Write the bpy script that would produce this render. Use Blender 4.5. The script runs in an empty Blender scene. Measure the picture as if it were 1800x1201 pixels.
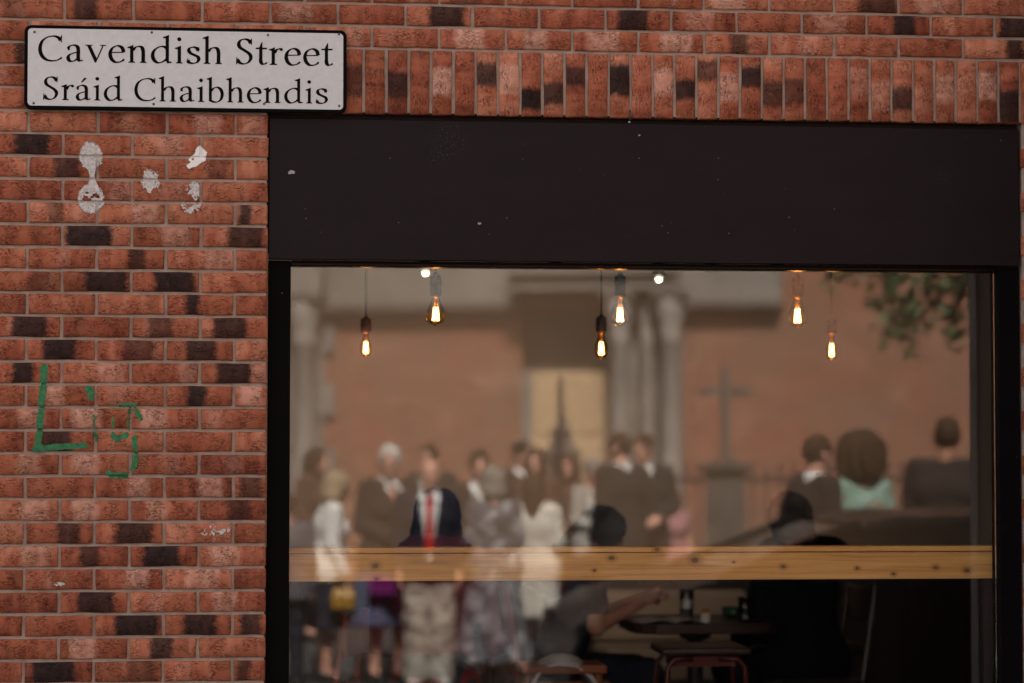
import bpy, bmesh, math, random
import numpy as np
from mathutils import Vector, Matrix
R = math.radians
random.seed(7)
rng = np.random.default_rng(7)
scene = bpy.context.scene
COL = scene.collection

# ---------------------------------------------------------------- camera, world, sun, exposure
HC = 1.72                      # eye height of the photographer above the road
Z0 = HC + 1.115                # height of the head of the shop opening
CAM = Vector((-0.041, -8.018, HC))
YAW, PITCH, ROLL, FPX = 0.1062, 0.045, -0.0010, 4250.0
cam = bpy.data.cameras.new('camera')
cam.sensor_width = 36.0
cam.lens = FPX / 1800.0 * 36.0
cam.clip_end = 400.0
cam.clip_start = 0.05
cam.dof.use_dof = True
cam.dof.focus_distance = 8.05
cam.dof.aperture_fstop = 1.5
camo = bpy.data.objects.new('camera', cam)
COL.objects.link(camo)
cF = Vector((math.sin(YAW) * math.cos(PITCH), math.cos(YAW) * math.cos(PITCH), math.sin(PITCH)))
cR = Vector((math.cos(YAW), -math.sin(YAW), 0.0))
cU = cR.cross(cF)
cr_, sr_ = math.cos(ROLL), math.sin(ROLL)
cR2 = cR * cr_ - cU * sr_
cU2 = cR * sr_ + cU * cr_
mw = Matrix.Identity(4)
for i_ in range(3):
    mw[i_][0], mw[i_][1], mw[i_][2], mw[i_][3] = cR2[i_], cU2[i_], -cF[i_], CAM[i_]
camo.matrix_world = mw
scene.camera = camo

SUN_EL, SUN_AZ = 52.0, 1.0    # sun stands behind the cafe, shining on the far side of the street
world = bpy.data.worlds.new('World')
scene.world = world
world.use_nodes = True
wn = world.node_tree
bg = wn.nodes['Background']
sky = wn.nodes.new('ShaderNodeTexSky')
sky.sky_type = 'NISHITA'
sky.sun_disc = False
sky.sun_elevation = R(SUN_EL)
sky.sun_rotation = R(SUN_AZ)
sky.dust_density = 3.0
sky.air_density = 1.0
hsv = wn.nodes.new('ShaderNodeHueSaturation')
hsv.inputs['Saturation'].default_value = 0.12      # thin cloud greys the blue
wn.links.new(sky.outputs[0], hsv.inputs['Color'])
wn.links.new(hsv.outputs[0], bg.inputs[0])
bg.inputs[1].default_value = 0.075
sl = bpy.data.lights.new('sun', 'SUN')
sl.energy = 4.6
sl.angle = R(9.0)
sl.color = (1.0, 0.94, 0.86)
so = bpy.data.objects.new('sun', sl)
COL.objects.link(so)
sd = Vector((math.sin(R(SUN_AZ)) * math.cos(R(SUN_EL)), math.cos(R(SUN_AZ)) * math.cos(R(SUN_EL)), math.sin(R(SUN_EL))))
so.rotation_euler = (-sd).to_track_quat('-Z', 'Y').to_euler()
so.location = (0, 0, 20)
scene.view_settings.view_transform = 'Standard'
scene.view_settings.look = 'None'
scene.view_settings.gamma = 1.0
scene.view_settings.exposure = 2.35
scene.render.engine = 'CYCLES'
scene.cycles.max_bounces = 10
scene.cycles.transparent_max_bounces = 12
scene.cycles.glossy_bounces = 5
scene.cycles.sample_clamp_indirect = 6.0
scene.cycles.use_denoising = True

# ---------------------------------------------------------------- helpers: sight lines, meshes, materials
GY = 0.075                      # plane of the window glass
def ray(px, py):
    x, y = (px - 900.0) / FPX, -(py - 600.5) / FPX
    return cR2 * x + cU2 * y + cF
def at(px, py, y):
    d = ray(px, py)
    return CAM + d * ((y - CAM.y) / d.y)
def mir(px, py, D):             # a point of the street seen in the glass, D metres in front of the glass
    p = at(px, py, GY + D)
    return Vector((p.x, GY - D, p.z))

class MB:
    def __init__(s):
        s.v, s.f = [], []
    def add(s, vs, fs):
        n = len(s.v)
        s.v += [tuple(v) for v in vs]
        s.f += [tuple(i + n for i in f) for f in fs]
        return s
    def box(s, x0, x1, y0, y1, z0, z1):
        vs = [(x0, y0, z0), (x1, y0, z0), (x1, y1, z0), (x0, y1, z0), (x0, y0, z1), (x1, y0, z1), (x1, y1, z1), (x0, y1, z1)]
        return s.add(vs, [(3, 2, 1, 0), (4, 5, 6, 7), (0, 1, 5, 4), (1, 2, 6, 5), (2, 3, 7, 6), (3, 0, 4, 7)])
    def tube(s, pts, rad, n=8, cap=True):
        pts = [Vector(p) for p in pts]
        if not hasattr(rad, '__len__'): rad = [rad] * len(pts)
        rings, ref = [], None
        for i, p in enumerate(pts):
            t = (pts[min(i + 1, len(pts) - 1)] - pts[max(i - 1, 0)]).normalized()
            if ref is None: ref = t.orthogonal().normalized()
            ref = (ref - t * ref.dot(t)).normalized()
            b = t.cross(ref)
            rings.append([p + (ref * math.cos(a) + b * math.sin(a)) * rad[i] for a in [2 * math.pi * k / n for k in range(n)]])
        vs = [v for r_ in rings for v in r_]
        fs = []
        for i in range(len(pts) - 1):
            for k in range(n):
                fs.append((i * n + k, i * n + (k + 1) % n, (i + 1) * n + (k + 1) % n, (i + 1) * n + k))
        if cap:
            fs.append(tuple(range(n - 1, -1, -1)))
            fs.append(tuple((len(pts) - 1) * n + k for k in range(n)))
        return s.add(vs, fs)
    def lathe(s, prof, c=(0, 0, 0), n=20):
        c = Vector(c)
        vs, fs = [], []
        for r_, z in prof:
            for k in range(n):
                a = 2 * math.pi * k / n
                vs.append((c.x + r_ * math.cos(a), c.y + r_ * math.sin(a), c.z + z))
        for i in range(len(prof) - 1):
            for k in range(n):
                fs.append((i * n + k, i * n + (k + 1) % n, (i + 1) * n + (k + 1) % n, (i + 1) * n + k))
        fs.append(tuple(range(n - 1, -1, -1)))
        fs.append(tuple((len(prof) - 1) * n + k for k in range(n)))
        return s.add(vs, fs)
    def mesh(s, name):
        me = bpy.data.meshes.new(name)
        me.from_pydata(s.v, [], s.f)
        me.update()
        return me
    def build(s, name, material, parent=None, smooth=False, bevel=0.0, seg=2):
        return obj(name, s.mesh(name), material, parent, smooth, bevel, seg)

def obj(name, me, material, parent=None, smooth=False, bevel=0.0, seg=2):
    o = bpy.data.objects.new(name, me)
    COL.objects.link(o)
    if material is not None and len(me.materials) == 0: me.materials.append(material)
    if smooth:
        me.polygons.foreach_set('use_smooth', [True] * len(me.polygons))
    if bevel:
        m = o.modifiers.new('bevel', 'BEVEL')
        m.width = bevel; m.segments = seg; m.limit_method = 'ANGLE'; m.angle_limit = R(40)
    if parent is not None:
        o.parent = parent
        o.matrix_parent_inverse = Matrix.Identity(4)
    return o
def empty(name, loc=(0, 0, 0), rz=0.0):
    o = bpy.data.objects.new(name, None)
    COL.objects.link(o)
    o.empty_display_size = 0.1
    o.location = loc
    o.rotation_euler = (0, 0, rz)
    return o
def tag(o, label, cat, group=None):
    o['label'] = label; o['category'] = cat
    if group: o['group'] = group
    return o
def struct(o):
    o['kind'] = 'structure'
    return o

def newmat(name):
    m = bpy.data.materials.new(name)
    m.use_nodes = True
    nt = m.node_tree
    return m, nt, nt.nodes['Principled BSDF']
def N(nt, t, **kw):
    n = nt.nodes.new(t)
    for k, v in kw.items():
        if k.startswith('i_'): n.inputs[k[2:].replace('_', ' ')].default_value = v
        else: setattr(n, k, v)
    return n
def L(nt, a, b): nt.links.new(a, b)
def mathn(nt, op, a, b=None, c=None, clamp=False):
    n = nt.nodes.new('ShaderNodeMath'); n.operation = op; n.use_clamp = clamp
    for i, v in enumerate((a, b, c)):
        if v is None: continue
        if hasattr(v, 'links'): nt.links.new(v, n.inputs[i])
        else: n.inputs[i].default_value = v
    return n.outputs[0]
def ramp(nt, fac, stops):
    n = nt.nodes.new('ShaderNodeValToRGB')
    e = n.color_ramp.elements
    while len(e) < len(stops): e.new(0.5)
    for i, (p, c) in enumerate(stops):
        e[i].position = p
        e[i].color = (c, c, c, 1) if not hasattr(c, '__len__') else (*c[:3], 1)
    nt.links.new(fac, n.inputs[0])
    return n.outputs[0]
def mixc(nt, fac, a, b, mode='MIX'):
    n = nt.nodes.new('ShaderNodeMix'); n.data_type = 'RGBA'; n.blend_type = mode
    for s, v in ((n.inputs[0], fac), (n.inputs[6], a), (n.inputs[7], b)):
        if hasattr(v, 'links'): nt.links.new(v, s)
        elif hasattr(v, '__len__'): s.default_value = (*v[:3], 1)
        else: s.default_value = v
    return n.outputs[2]
def noise(nt, vec, scale, detail=3.0, rough=0.55, dist=0.0):
    n = nt.nodes.new('ShaderNodeTexNoise')
    n.inputs['Scale'].default_value = scale; n.inputs['Detail'].default_value = detail
    n.inputs['Roughness'].default_value = rough; n.inputs['Distortion'].default_value = dist
    if vec is not None: nt.links.new(vec, n.inputs['Vector'])
    return n.outputs[0]
def mapping(nt, vec, scale=(1, 1, 1), loc=(0, 0, 0)):
    n = nt.nodes.new('ShaderNodeMapping')
    n.inputs['Scale'].default_value = scale; n.inputs['Location'].default_value = loc
    nt.links.new(vec, n.inputs['Vector'])
    return n.outputs[0]
def bump(nt, h, strength, dist, bsdf):
    n = nt.nodes.new('ShaderNodeBump')
    n.inputs['Strength'].default_value = strength; n.inputs['Distance'].default_value = dist
    nt.links.new(h, n.inputs['Height']); nt.links.new(n.outputs[0], bsdf.inputs['Normal'])

_mc = {}
def mat(name, col, rough=0.7, var=0.18, scale=6.0, bs=0.25, bscale=60.0, bdist=0.002, metal=0.0, spec=0.4, coat=0.0, stretch=(1, 1, 1)):
    if name in _mc: return _mc[name]
    m, nt, b = newmat(name)
    tc = N(nt, 'ShaderNodeTexCoord').outputs['Object']
    tc = mapping(nt, tc, stretch)
    f = noise(nt, tc, scale, 5, 0.6)
    lo = tuple(max(0, c * (1 - var)) for c in col); hi = tuple(min(1, c * (1 + var)) for c in col)
    L(nt, ramp(nt, f, [(0.3, lo), (0.7, hi)]), b.inputs['Base Color'])
    b.inputs['Metallic'].default_value = metal
    b.inputs['Specular IOR Level'].default_value = spec
    b.inputs['Coat Weight'].default_value = coat
    f2 = noise(nt, tc, bscale, 4, 0.6)
    L(nt, mathn(nt, 'MULTIPLY_ADD', f2, 0.16, rough - 0.08, clamp=True), b.inputs['Roughness'])
    if bs: bump(nt, f2, bs, bdist, b)
    _mc[name] = m
    return m

# ---------------------------------------------------------------- materials of the shop front
def brick_material():
    m, nt, b = newmat('rustic_brick')
    tco = N(nt, 'ShaderNodeTexCoord')
    info = N(nt, 'ShaderNodeObjectInfo')
    rnd = info.outputs['Random']
    off = N(nt, 'ShaderNodeCombineXYZ')
    L(nt, mathn(nt, 'MULTIPLY', rnd, 37.0), off.inputs[0]); L(nt, mathn(nt, 'MULTIPLY', rnd, 91.0), off.inputs[2])
    va = N(nt, 'ShaderNodeVectorMath', operation='ADD')
    L(nt, tco.outputs['Object'], va.inputs[0]); L(nt, off.outputs[0], va.inputs[1])
    P = va.outputs[0]
    sx = N(nt, 'ShaderNodeSeparateXYZ'); L(nt, tco.outputs['Object'], sx.inputs[0])
    def attr(n): return N(nt, 'ShaderNodeAttribute', attribute_type='OBJECT', attribute_name=n).outputs['Fac']
    wob = noise(nt, mapping(nt, P, (6, 6, 30)), 1.0, 3, 0.6)
    wob2 = noise(nt, P, 90.0, 4, 0.7)
    u = mathn(nt, 'ADD', sx.outputs[0], mathn(nt, 'MULTIPLY', mathn(nt, 'SUBTRACT', wob, 0.5), 0.035))
    u = mathn(nt, 'ADD', u, mathn(nt, 'MULTIPLY', mathn(nt, 'SUBTRACT', wob2, 0.5), 0.030))
    def band(pre):
        d = mathn(nt, 'ABSOLUTE', mathn(nt, 'SUBTRACT', u, attr(pre + '_at')))
        w = attr(pre + '_width')
        e = mathn(nt, 'DIVIDE', mathn(nt, 'SUBTRACT', w, d), 0.022)
        s = N(nt, 'ShaderNodeMapRange', interpolation_type='SMOOTHSTEP')
        L(nt, e, s.inputs[0]); s.inputs[1].default_value = -0.5; s.inputs[2].default_value = 0.7
        return mathn(nt, 'MULTIPLY', s.outputs[0], attr(pre + '_strength'), clamp=True)
    tone = attr('tone')
    # base clay: brick red to orange red, streaked across the brick by the kiln stacking
    streak = noise(nt, mapping(nt, P, (21, 3, 5)), 1.0, 4, 0.55)
    fine = noise(nt, P, 260.0, 5, 0.7)
    mid = noise(nt, P, 34.0, 4, 0.65)
    base = ramp(nt, mathn(nt, 'ADD', mathn(nt, 'MULTIPLY', streak, 0.75), mathn(nt, 'MULTIPLY', rnd, 0.28)),
                [(0.30, (0.185, 0.040, 0.022)), (0.44, (0.335, 0.085, 0.042)), (0.58, (0.455, 0.140, 0.074)), (0.72, (0.60, 0.245, 0.150)), (0.9, (0.37, 0.095, 0.048))])
    base = mixc(nt, mathn(nt, 'MULTIPLY', tone, 0.5, clamp=True), base, (0.29, 0.100, 0.042))
    base = mixc(nt, ramp(nt, mid, [(0.40, 0.0), (0.75, 0.42)]), base, (0.40, 0.155, 0.095))
    pale = mathn(nt, 'MULTIPLY', band('pale'), ramp(nt, mid, [(0.30, 0.30), (0.62, 1.0)]))
    base = mixc(nt, pale, base, (0.66, 0.37, 0.275))
    ochre = ramp(nt, noise(nt, mapping(nt, P, (18, 3, 5)), 1.0, 2), [(0.56, 0.0), (0.70, 0.5)])
    base = mixc(nt, ochre, base, (0.36, 0.145, 0.065))
    dark = mathn(nt, 'MULTIPLY', band('dark'), ramp(nt, mid, [(0.22, 1.0), (0.75, 0.88)]))
    base = mixc(nt, dark, base, (0.015, 0.011, 0.011))
    base = mixc(nt, ramp(nt, fine, [(0.34, 0.35), (0.54, 0.0)]), base, mixc(nt, 1.0, base, (0.45, 0.40, 0.38), 'MULTIPLY'))
    base = mixc(nt, ramp(nt, fine, [(0.66, 0.0), (0.80, 0.30)]), base, (0.50, 0.33, 0.26))
    geo = N(nt, 'ShaderNodeNewGeometry')
    big = noise(nt, geo.outputs['Position'], 1.7, 4, 0.6)
    base = mixc(nt, ramp(nt, big, [(0.34, 0.38), (0.56, 0.0)]), base, mixc(nt, 1.0, base, (0.50, 0.46, 0.43), 'MULTIPLY'))
    # drag creases in the face: thin wavy ridged lines along the brick
    cr = noise(nt, mapping(nt, P, (55, 55, 150)), 1.0, 3, 0.55, 0.6)
    ridge = mathn(nt, 'ABSOLUTE', mathn(nt, 'SUBTRACT', cr, 0.5))
    crease = ramp(nt, ridge, [(0.0, 0.0), (0.032, 1.0)])
    patch = ramp(nt, noise(nt, P, 22.0, 2), [(0.40, 0.0), (0.58, 1.0)])
    crease = mixc(nt, patch, (1, 1, 1), crease)
    crease_dark = mixc(nt, crease, (0.34, 0.29, 0.27), (1, 1, 1))  # base colour is darkened along the creases
    base = mixc(nt, 1.0, base, crease_dark, 'MULTIPLY')
    L(nt, base, b.inputs['Base Color'])
    b.inputs['Roughness'].default_value = 0.86
    b.inputs['Specular IOR Level'].default_value = 0.25
    h = mathn(nt, 'ADD', mathn(nt, 'MULTIPLY', crease, 0.7), mathn(nt, 'MULTIPLY', fine, 0.45))
    h = mathn(nt, 'ADD', h, mathn(nt, 'MULTIPLY', mid, 0.9))
    bump(nt, h, 1.0, 0.0030, b)
    return m
M_BRICK = brick_material()
M_MORTAR = mat('mortar', (0.345, 0.262, 0.212), 0.9, 0.22, 25.0, 0.7, 320.0, 0.0016)

def black_paint(name, col, rough, specks, spec):
    m, nt, b = newmat(name)
    tc = N(nt, 'ShaderNodeTexCoord').outputs['Object']
    f = noise(nt, mapping(nt, tc, (3, 3, 7)), 1.0, 6, 0.65)
    base = ramp(nt, f, [(0.3, tuple(c * 0.8 for c in col)), (0.75, tuple(c * 1.25 for c in col))])
    vor = N(nt, 'ShaderNodeTexVoronoi', feature='F1')
    vor.inputs['Scale'].default_value = 34.0; vor.inputs['Randomness'].default_value = 1.0
    L(nt, tc, vor.inputs['Vector'])
    sp = ramp(nt, vor.outputs['Distance'], [(0.035, 1.0), (0.06, 0.0)])
    pick = ramp(nt, noise(nt, tc, 19.0, 1), [(0.57, 0.0), (0.62, specks)])
    base = mixc(nt, mathn(nt, 'MULTIPLY', sp, pick), base, (0.55, 0.5, 0.48))
    sm = mathn(nt, 'MULTIPLY', ramp(nt, noise(nt, mapping(nt, tc, (4, 4, 4), (3.1, 0, 1.7)), 1.0, 2), [(0.66, 0.0), (0.8, 1.0)]),
               ramp(nt, noise(nt, tc, 130.0, 4, 0.7), [(0.55, 0.0), (0.7, 0.28)]))
    base = mixc(nt, sm, base, (0.3, 0.28, 0.28))
    L(nt, base, b.inputs['Base Color'])
    g = noise(nt, mapping(nt, tc, (2, 40, 60)), 1.0, 4, 0.6)
    L(nt, mathn(nt, 'MULTIPLY_ADD', f, 0.2, rough - 0.1), b.inputs['Roughness'])
    b.inputs['Specular IOR Level'].default_value = spec
    bump(nt, g, 0.12, 0.0012, b)
    return m
M_FASCIA = black_paint('charcoal_painted_board', (0.0110, 0.0070, 0.0090), 0.50, 0.8, 0.12)
M_FRAME = black_paint('black_frame_paint', (0.0035, 0.0028, 0.0028), 0.28, 0.5, 0.10)
M_POST = black_paint('dull_black_post_paint', (0.0035, 0.0028, 0.0028), 0.75, 0.7, 0.05)

def glass_material(name, refl, tint=(0.93, 0.94, 0.92)):
    m, nt, b = newmat(name)
    nt.nodes.remove(b)
    out = nt.nodes['Material Output']
    tr = N(nt, 'ShaderNodeBsdfTransparent'); tr.inputs[0].default_value = (*tint, 1)
    gl = N(nt, 'ShaderNodeBsdfGlossy'); gl.inputs['Roughness'].default_value = 0.0
    gl.inputs[0].default_value = (1, 1, 1, 1)
    fr = N(nt, 'ShaderNodeFresnel'); fr.inputs[0].default_value = 1.45
    f = mathn(nt, 'ADD', mathn(nt, 'MULTIPLY', fr.outputs[0], 0.9), refl - 0.03, clamp=True)
    mx = N(nt, 'ShaderNodeMixShader')
    L(nt, f, mx.inputs[0]); L(nt, tr.outputs[0], mx.inputs[1]); L(nt, gl.outputs[0], mx.inputs[2])
    L(nt, mx.outputs[0], out.inputs[0])
    return m
M_PANE = glass_material('shop_window_glass', 0.046, (0.98, 0.98, 0.97))
M_CLEAR = glass_material('clear_glass', 0.06)

# ---------------------------------------------------------------- the street
def band_box(name, x0, x1, y0, y1, z0, z1, m):
    return struct(MB().box(x0, x1, y0, y1, z0, z1).build(name, m))
M_ASPH = mat('asphalt', (0.040, 0.039, 0.038), 0.9, 0.25, 2.0, 0.5, 120.0, 0.004)
M_PAVE = mat('pavement_concrete', (0.23, 0.215, 0.20), 0.85, 0.2, 1.5, 0.4, 90.0, 0.002)
M_KERB = mat('kerb_granite', (0.27, 0.265, 0.26), 0.8, 0.25, 30.0, 0.3, 200.0, 0.001)
struct(MB().box(-150, 150, -150, 150, -0.5, -0.02).build('ground', mat('earth', (0.08, 0.07, 0.055), 0.95)))
struct(MB().box(-60, 60, -10.6, -1.9, -0.019, 0.0).build('road', M_ASPH))
KERB_Y = -10.6
def paving(name, y0, y1, zt):
    base = struct(MB().box(-60, 60, y0, y1, -0.019, zt - 0.004).build(name, mat('joint_sand', (0.12, 0.11, 0.10), 0.95)))
    n = max(1, round((y1 - y0) / 0.9))
    h = (y1 - y0) / n
    slab = MB().box(0, 0.592, 0, h - 0.008, -0.02, 0.0).mesh('paving_slab')
    slab.materials.append(M_PAVE)
    for r_ in range(n):
        for i in range(-5, 15):
            o = obj('paving_slab', slab, None, base)
            o.location = (i * 0.6 + (0.3 if r_ % 2 else 0), y0 + r_ * h + 0.004, zt + random.uniform(-0.0015, 0.0015))
    return base
paving('cafe_pavement', -1.75, 0.0, 0.12)
M_PAVE = mat('dark_flagstone', (0.060, 0.055, 0.052), 0.85, 0.25, 1.5, 0.4, 90.0, 0.002)
paving('church_pavement', -14.2, KERB_Y - 0.14, 0.14)
def kerb(name, y0, y1, zt):
    k = struct(MB().box(-60, 60, y0, y1, -0.3, zt - 0.02).build(name, M_KERB))
    st = MB().box(0, 0.91, y0 - 0.002, y1 + 0.002, zt - 0.16, zt).mesh('kerb_stone'); st.materials.append(M_KERB)
    for i in range(-4, 11):
        o = obj('kerb_stone', st, None, k); o.location = (i * 0.915, 0, random.uniform(-0.002, 0.002))
kerb('cafe_kerb', -1.90, -1.75, 0.12)
kerb('church_kerb', KERB_Y - 0.14, KERB_Y, 0.14)
# yard before the church
struct(MB().box(-60, 60, -40, -14.2, -0.019, 0.15).build('church_yard', mat('yard_tarmac', (0.045, 0.042, 0.040), 0.95, 0.3, 8.0, 0.6, 80.0, 0.006)))

# ---------------------------------------------------------------- cafe building
XL, XR = 0.0, 2.570             # sides of the opening
cafe = tag(empty('cafe_building', (1.0, 0.0, 0.0)), 'red rustic brick cafe front with black fascia and large shop window', 'building')
CO = Vector((1.0, 0, 0))
def cpart(name, mb, m, parent=None, **kw):
    mb.v = [(x - CO.x, y, z) for x, y, z in mb.v]
    return mb.build(name, m, cafe if parent is None else parent, **kw)
MD = 0.0085                      # how far the joints are raked back
WT = 0.16
wall = cpart('brick_wall', MB().box(-3.2, XL - 0.004, MD, WT, 0.0, Z0 + 0.01).box(-3.2, 6.0, MD, WT, Z0 + 0.011, Z0 + 1.0)
             .box(XR + 0.004, 6.0, MD, WT, 0.0, Z0 + 0.01), M_MORTAR)
M_FARBRICK, nt, b_ = newmat('brick_courses')
tc = N(nt, 'ShaderNodeTexCoord').outputs['Object']
sx_ = N(nt, 'ShaderNodeSeparateXYZ'); L(nt, tc, sx_.inputs[0])
cmb = N(nt, 'ShaderNodeCombineXYZ')
L(nt, mathn(nt, 'ADD', sx_.outputs[0], sx_.outputs[1]), cmb.inputs[0]); L(nt, sx_.outputs[2], cmb.inputs[1])
bt = N(nt, 'ShaderNodeTexBrick')
for k_, v_ in (('Scale', 1.0), ('Mortar Size', 0.005), ('Brick Width', 0.225), ('Row Height', 0.075), ('Bias', 0.0)): bt.inputs[k_].default_value = v_
bt.inputs['Color1'].default_value = (0.30, 0.085, 0.045, 1); bt.inputs['Color2'].default_value = (0.20, 0.05, 0.03, 1)
bt.inputs['Mortar'].default_value = (0.36, 0.285, 0.245, 1)
L(nt, cmb.outputs[0], bt.inputs['Vector'])
L(nt, bt.outputs['Color'], b_.inputs['Base Color']); b_.inputs['Roughness'].default_value = 0.88
cpart('upper_wall', MB().box(-3.2, 6.0, 0.0, 0.3, Z0 + 1.002, 8.8).box(-3.5, -3.202, 0.0, 6.6, 0.0, 8.8).box(6.002, 6.3, 0.0, 6.6, 0.0, 8.8), M_FARBRICK)  # unseen upper storeys, made this tall so their shadow covers the parked car
cpart('roof', MB().box(-3.7, 6.5, -0.15, 6.8, 8.801, 8.95), mat('roof_felt', (0.06, 0.06, 0.065), 0.9))

def brick_mesh(Lb, Hb, seed):
    r_ = random.Random(seed)
    def ring(ix, iz, y, j):
        hx, hz = Lb / 2 - ix, Hb / 2 - iz
        pts = []
        for fx, fz in ((-1, -1), (-0.35, -1), (0.3, -1), (1, -1), (1, 0), (1, 1), (0.4, 1), (-0.3, 1), (-1, 1), (-1, 0)):
            pts.append((fx * hx + r_.uniform(-j, j), y + r_.uniform(-0.0003, 0.0003), fz * hz + r_.uniform(-j, j)))
        return pts
    a = ring(0.0004, 0.0004, 0.028, 0.0); c = ring(0.0005, 0.0005, 0.0032, 0.0016)
    d = [(x * (1 - 0.0056 / Lb), r_.uniform(-0.0002, 0.0002), z * (1 - 0.0056 / Hb)) for x, _, z in c]
    vs = a + c + d + [(0.03 * r_.uniform(-1, 1), -0.0006, 0.0)]
    fs = []
    for k in range(10):
        k2 = (k + 1) % 10
        fs += [(k, k2, 10 + k2, 10 + k), (10 + k, 10 + k2, 20 + k2, 20 + k), (20 + k, 20 + k2, 30)]
    me = bpy.data.meshes.new('brick')
    me.from_pydata(vs, [], fs)
    me.materials.append(M_BRICK)
    for p in me.polygons: p.use_smooth = p.index % 3 == 2
    me.update()
    return me
FULL = [brick_mesh(0.2155, 0.0655, s) for s in range(8)]
HALF = [brick_mesh(0.103, 0.0655, 20 + s) for s in range(4)]
# dark kiln marks read off the wall: course -> [(px centre, px width, strength)]
DARK = {1: [(56, 62, 1)], 2: [(118, 46, .85), (382, 40, .45)], 4: [(98, 28, .6), (430, 24, .95)], 5: [(156, 84, 1), (432, 66, .9)],
        6: [(240, 34, .85)], 7: [(70, 40, .45), (186, 74, .95), (306, 74, 1)], 8: [(338, 26, 1)], 9: [(52, 64, .95), (281, 46, .75), (404, 62, .9)],
        10: [(104, 60, 1), (242, 56, .7), (354, 56, .9)], 11: [(40, 40, 1), (410, 62, .95)], 12: [(345, 34, 1)], 14: [(98, 60, .9)],
        16: [(440, 40, .75)], 17: [(420, 44, .75)], 18: [(120, 44, .8), (236, 66, .9)], 19: [(158, 36, .85), (284, 66, 1)],
        20: [(118, 38, 1), (150, 20, .3)], 21: [(168, 64, .95)], 22: [(240, 78, 1), (352, 60, .95), (440, 40, .9)], 23: [(283, 44, .9)],
        24: [(94, 76, 1), (246, 50, .5), (428, 26, .8)], -4: [(1300, 36, .8), (1786, 34, .95), (938, 30, .2)],
        -5: [(150, 44, .85), (786, 66, .95), (1112, 58, .95), (1590, 46, .95), (1782, 60, .95), (20, 40, .4)], -6: [(820, 60, .5), (1545, 74, .85), (60, 30, .5)],
        -3: [(36, 20, .9)], -7: [(300, 50, .9), (1240, 60, .9)]}
PALE = {0: [(365, 50, .7), (445, 40, .5)], 1: [(300, 50, .5)], 3: [(215, 50, .4), (350, 40, .4), (300, 60, .3)], 4: [(255, 50, .8), (150, 40, .2)], 5: [(310, 50, .6)],
        6: [(385, 50, .6)], 11: [(195, 50, .6), (330, 34, .5)], 12: [(95, 34, .8), (440, 44, .7), (210, 40, .3)], 13: [(55, 50, .6), (150, 50, .8), (270, 50, .8)],
        15: [(50, 40, .7), (150, 50, .8), (300, 40, .3)], 16: [(245, 40, .8), (370, 44, .8)], 17: [(60, 50, .8), (150, 50, .8), (275, 34, .8)], 19: [(60, 50, .6), (395, 50, .8)],
        20: [(240, 44, .7), (355, 60, .7)], 21: [(395, 44, .7), (275, 30, .4)], 23: [(145, 46, .8)], -4: [(825, 54, .95), (940, 40, .85), (1060, 60, .8), (1190, 60, .95), (1418, 34, .5), (625, 30, .5)],
        -5: [(1230, 50, .5), (1460, 60, .5), (520, 60, .5)], -6: [(1280, 70, .9), (1640, 60, .7)], -7: [(700, 60, .7)]}
SDARK = {618: .7, 695: .85, 857: .9, 935: 1, 973: .9, 1015: .85, 1090: 1, 1205: .95, 1245: .75, 1322: .95, 1360: .8, 1400: .7, 1590: .85, 1780: .95}
SPOS = {618: .0, 695: -.01, 857: .03, 935: -.05, 973: -.03, 1015: .03, 1090: .02, 1205: -.01, 1245: .06, 1322: .04, 1360: -.02, 1400: -.01, 1590: -.03, 1780: -.05}
SPALE = {775: 1, 893: .8, 1165: .8, 1285: .8, 1512: .4, 1550: .5, 1668: .6, 1740: .8, 1630: .2}
XJIT = {}
brick_n = [0]
rest = MB()
def put_brick(me, x, z, rot, long_len, props, individual, jit):
    if individual and brick_n[0] < 298:
        brick_n[0] += 1
        o = obj('brick', me, None, wall)
        o.location = (x - CO.x, jit, z)
        o.rotation_euler = (0, rot, 0)
        for k, v in props.items(): o[k] = float(v)
    else:
        c_, s_ = math.cos(rot), math.sin(rot)
        rest.add([(c_ * v.co.x + s_ * v.co.z + x, v.co.y + jit, -s_ * v.co.x + c_ * v.co.z + z) for v in me.vertices], [tuple(p.vertices) for p in me.polygons])
def px_of(x, z):
    v = Vector((x, 0, z)) - CAM
    f = v.dot(cF)
    return 900 + FPX * v.dot(cR2) / f, 600.5 - FPX * v.dot(cU2) / f
def props_for(k, x0, x1, z):
    c = (x0 + x1) / 2
    pr = dict(dark_at=0, dark_width=0, dark_strength=0, pale_at=0, pale_width=0, pale_strength=0, tone=max(0, random.gauss(0.12, 0.22)))
    a, b2 = px_of(x0, z)[0], px_of(x1, z)[0]
    for pre, tab in (('dark', DARK), ('pale', PALE)):
        for pc, pw, st in tab.get(k, ()):
            if a - 4 <= pc <= b2 + 4:
                pr[pre + '_at'] = (pc - (a + b2) / 2) * 0.00186; pr[pre + '_width'] = pw * 0.00093; pr[pre + '_strength'] = st
    if pr['dark_strength'] == 0 and (b2 < -20 or a > 1800) and random.random() < 0.35:
        pr.update(dark_at=random.uniform(-.06, .06), dark_width=random.uniform(.02, .06), dark_strength=.9)
    if pr['pale_strength'] == 0 and random.random() < 0.35:
        pr.update(pale_at=random.uniform(-.09, .09), pale_width=random.uniform(.008, .035), pale_strength=random.uniform(.15, .5))
    return pr
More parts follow.
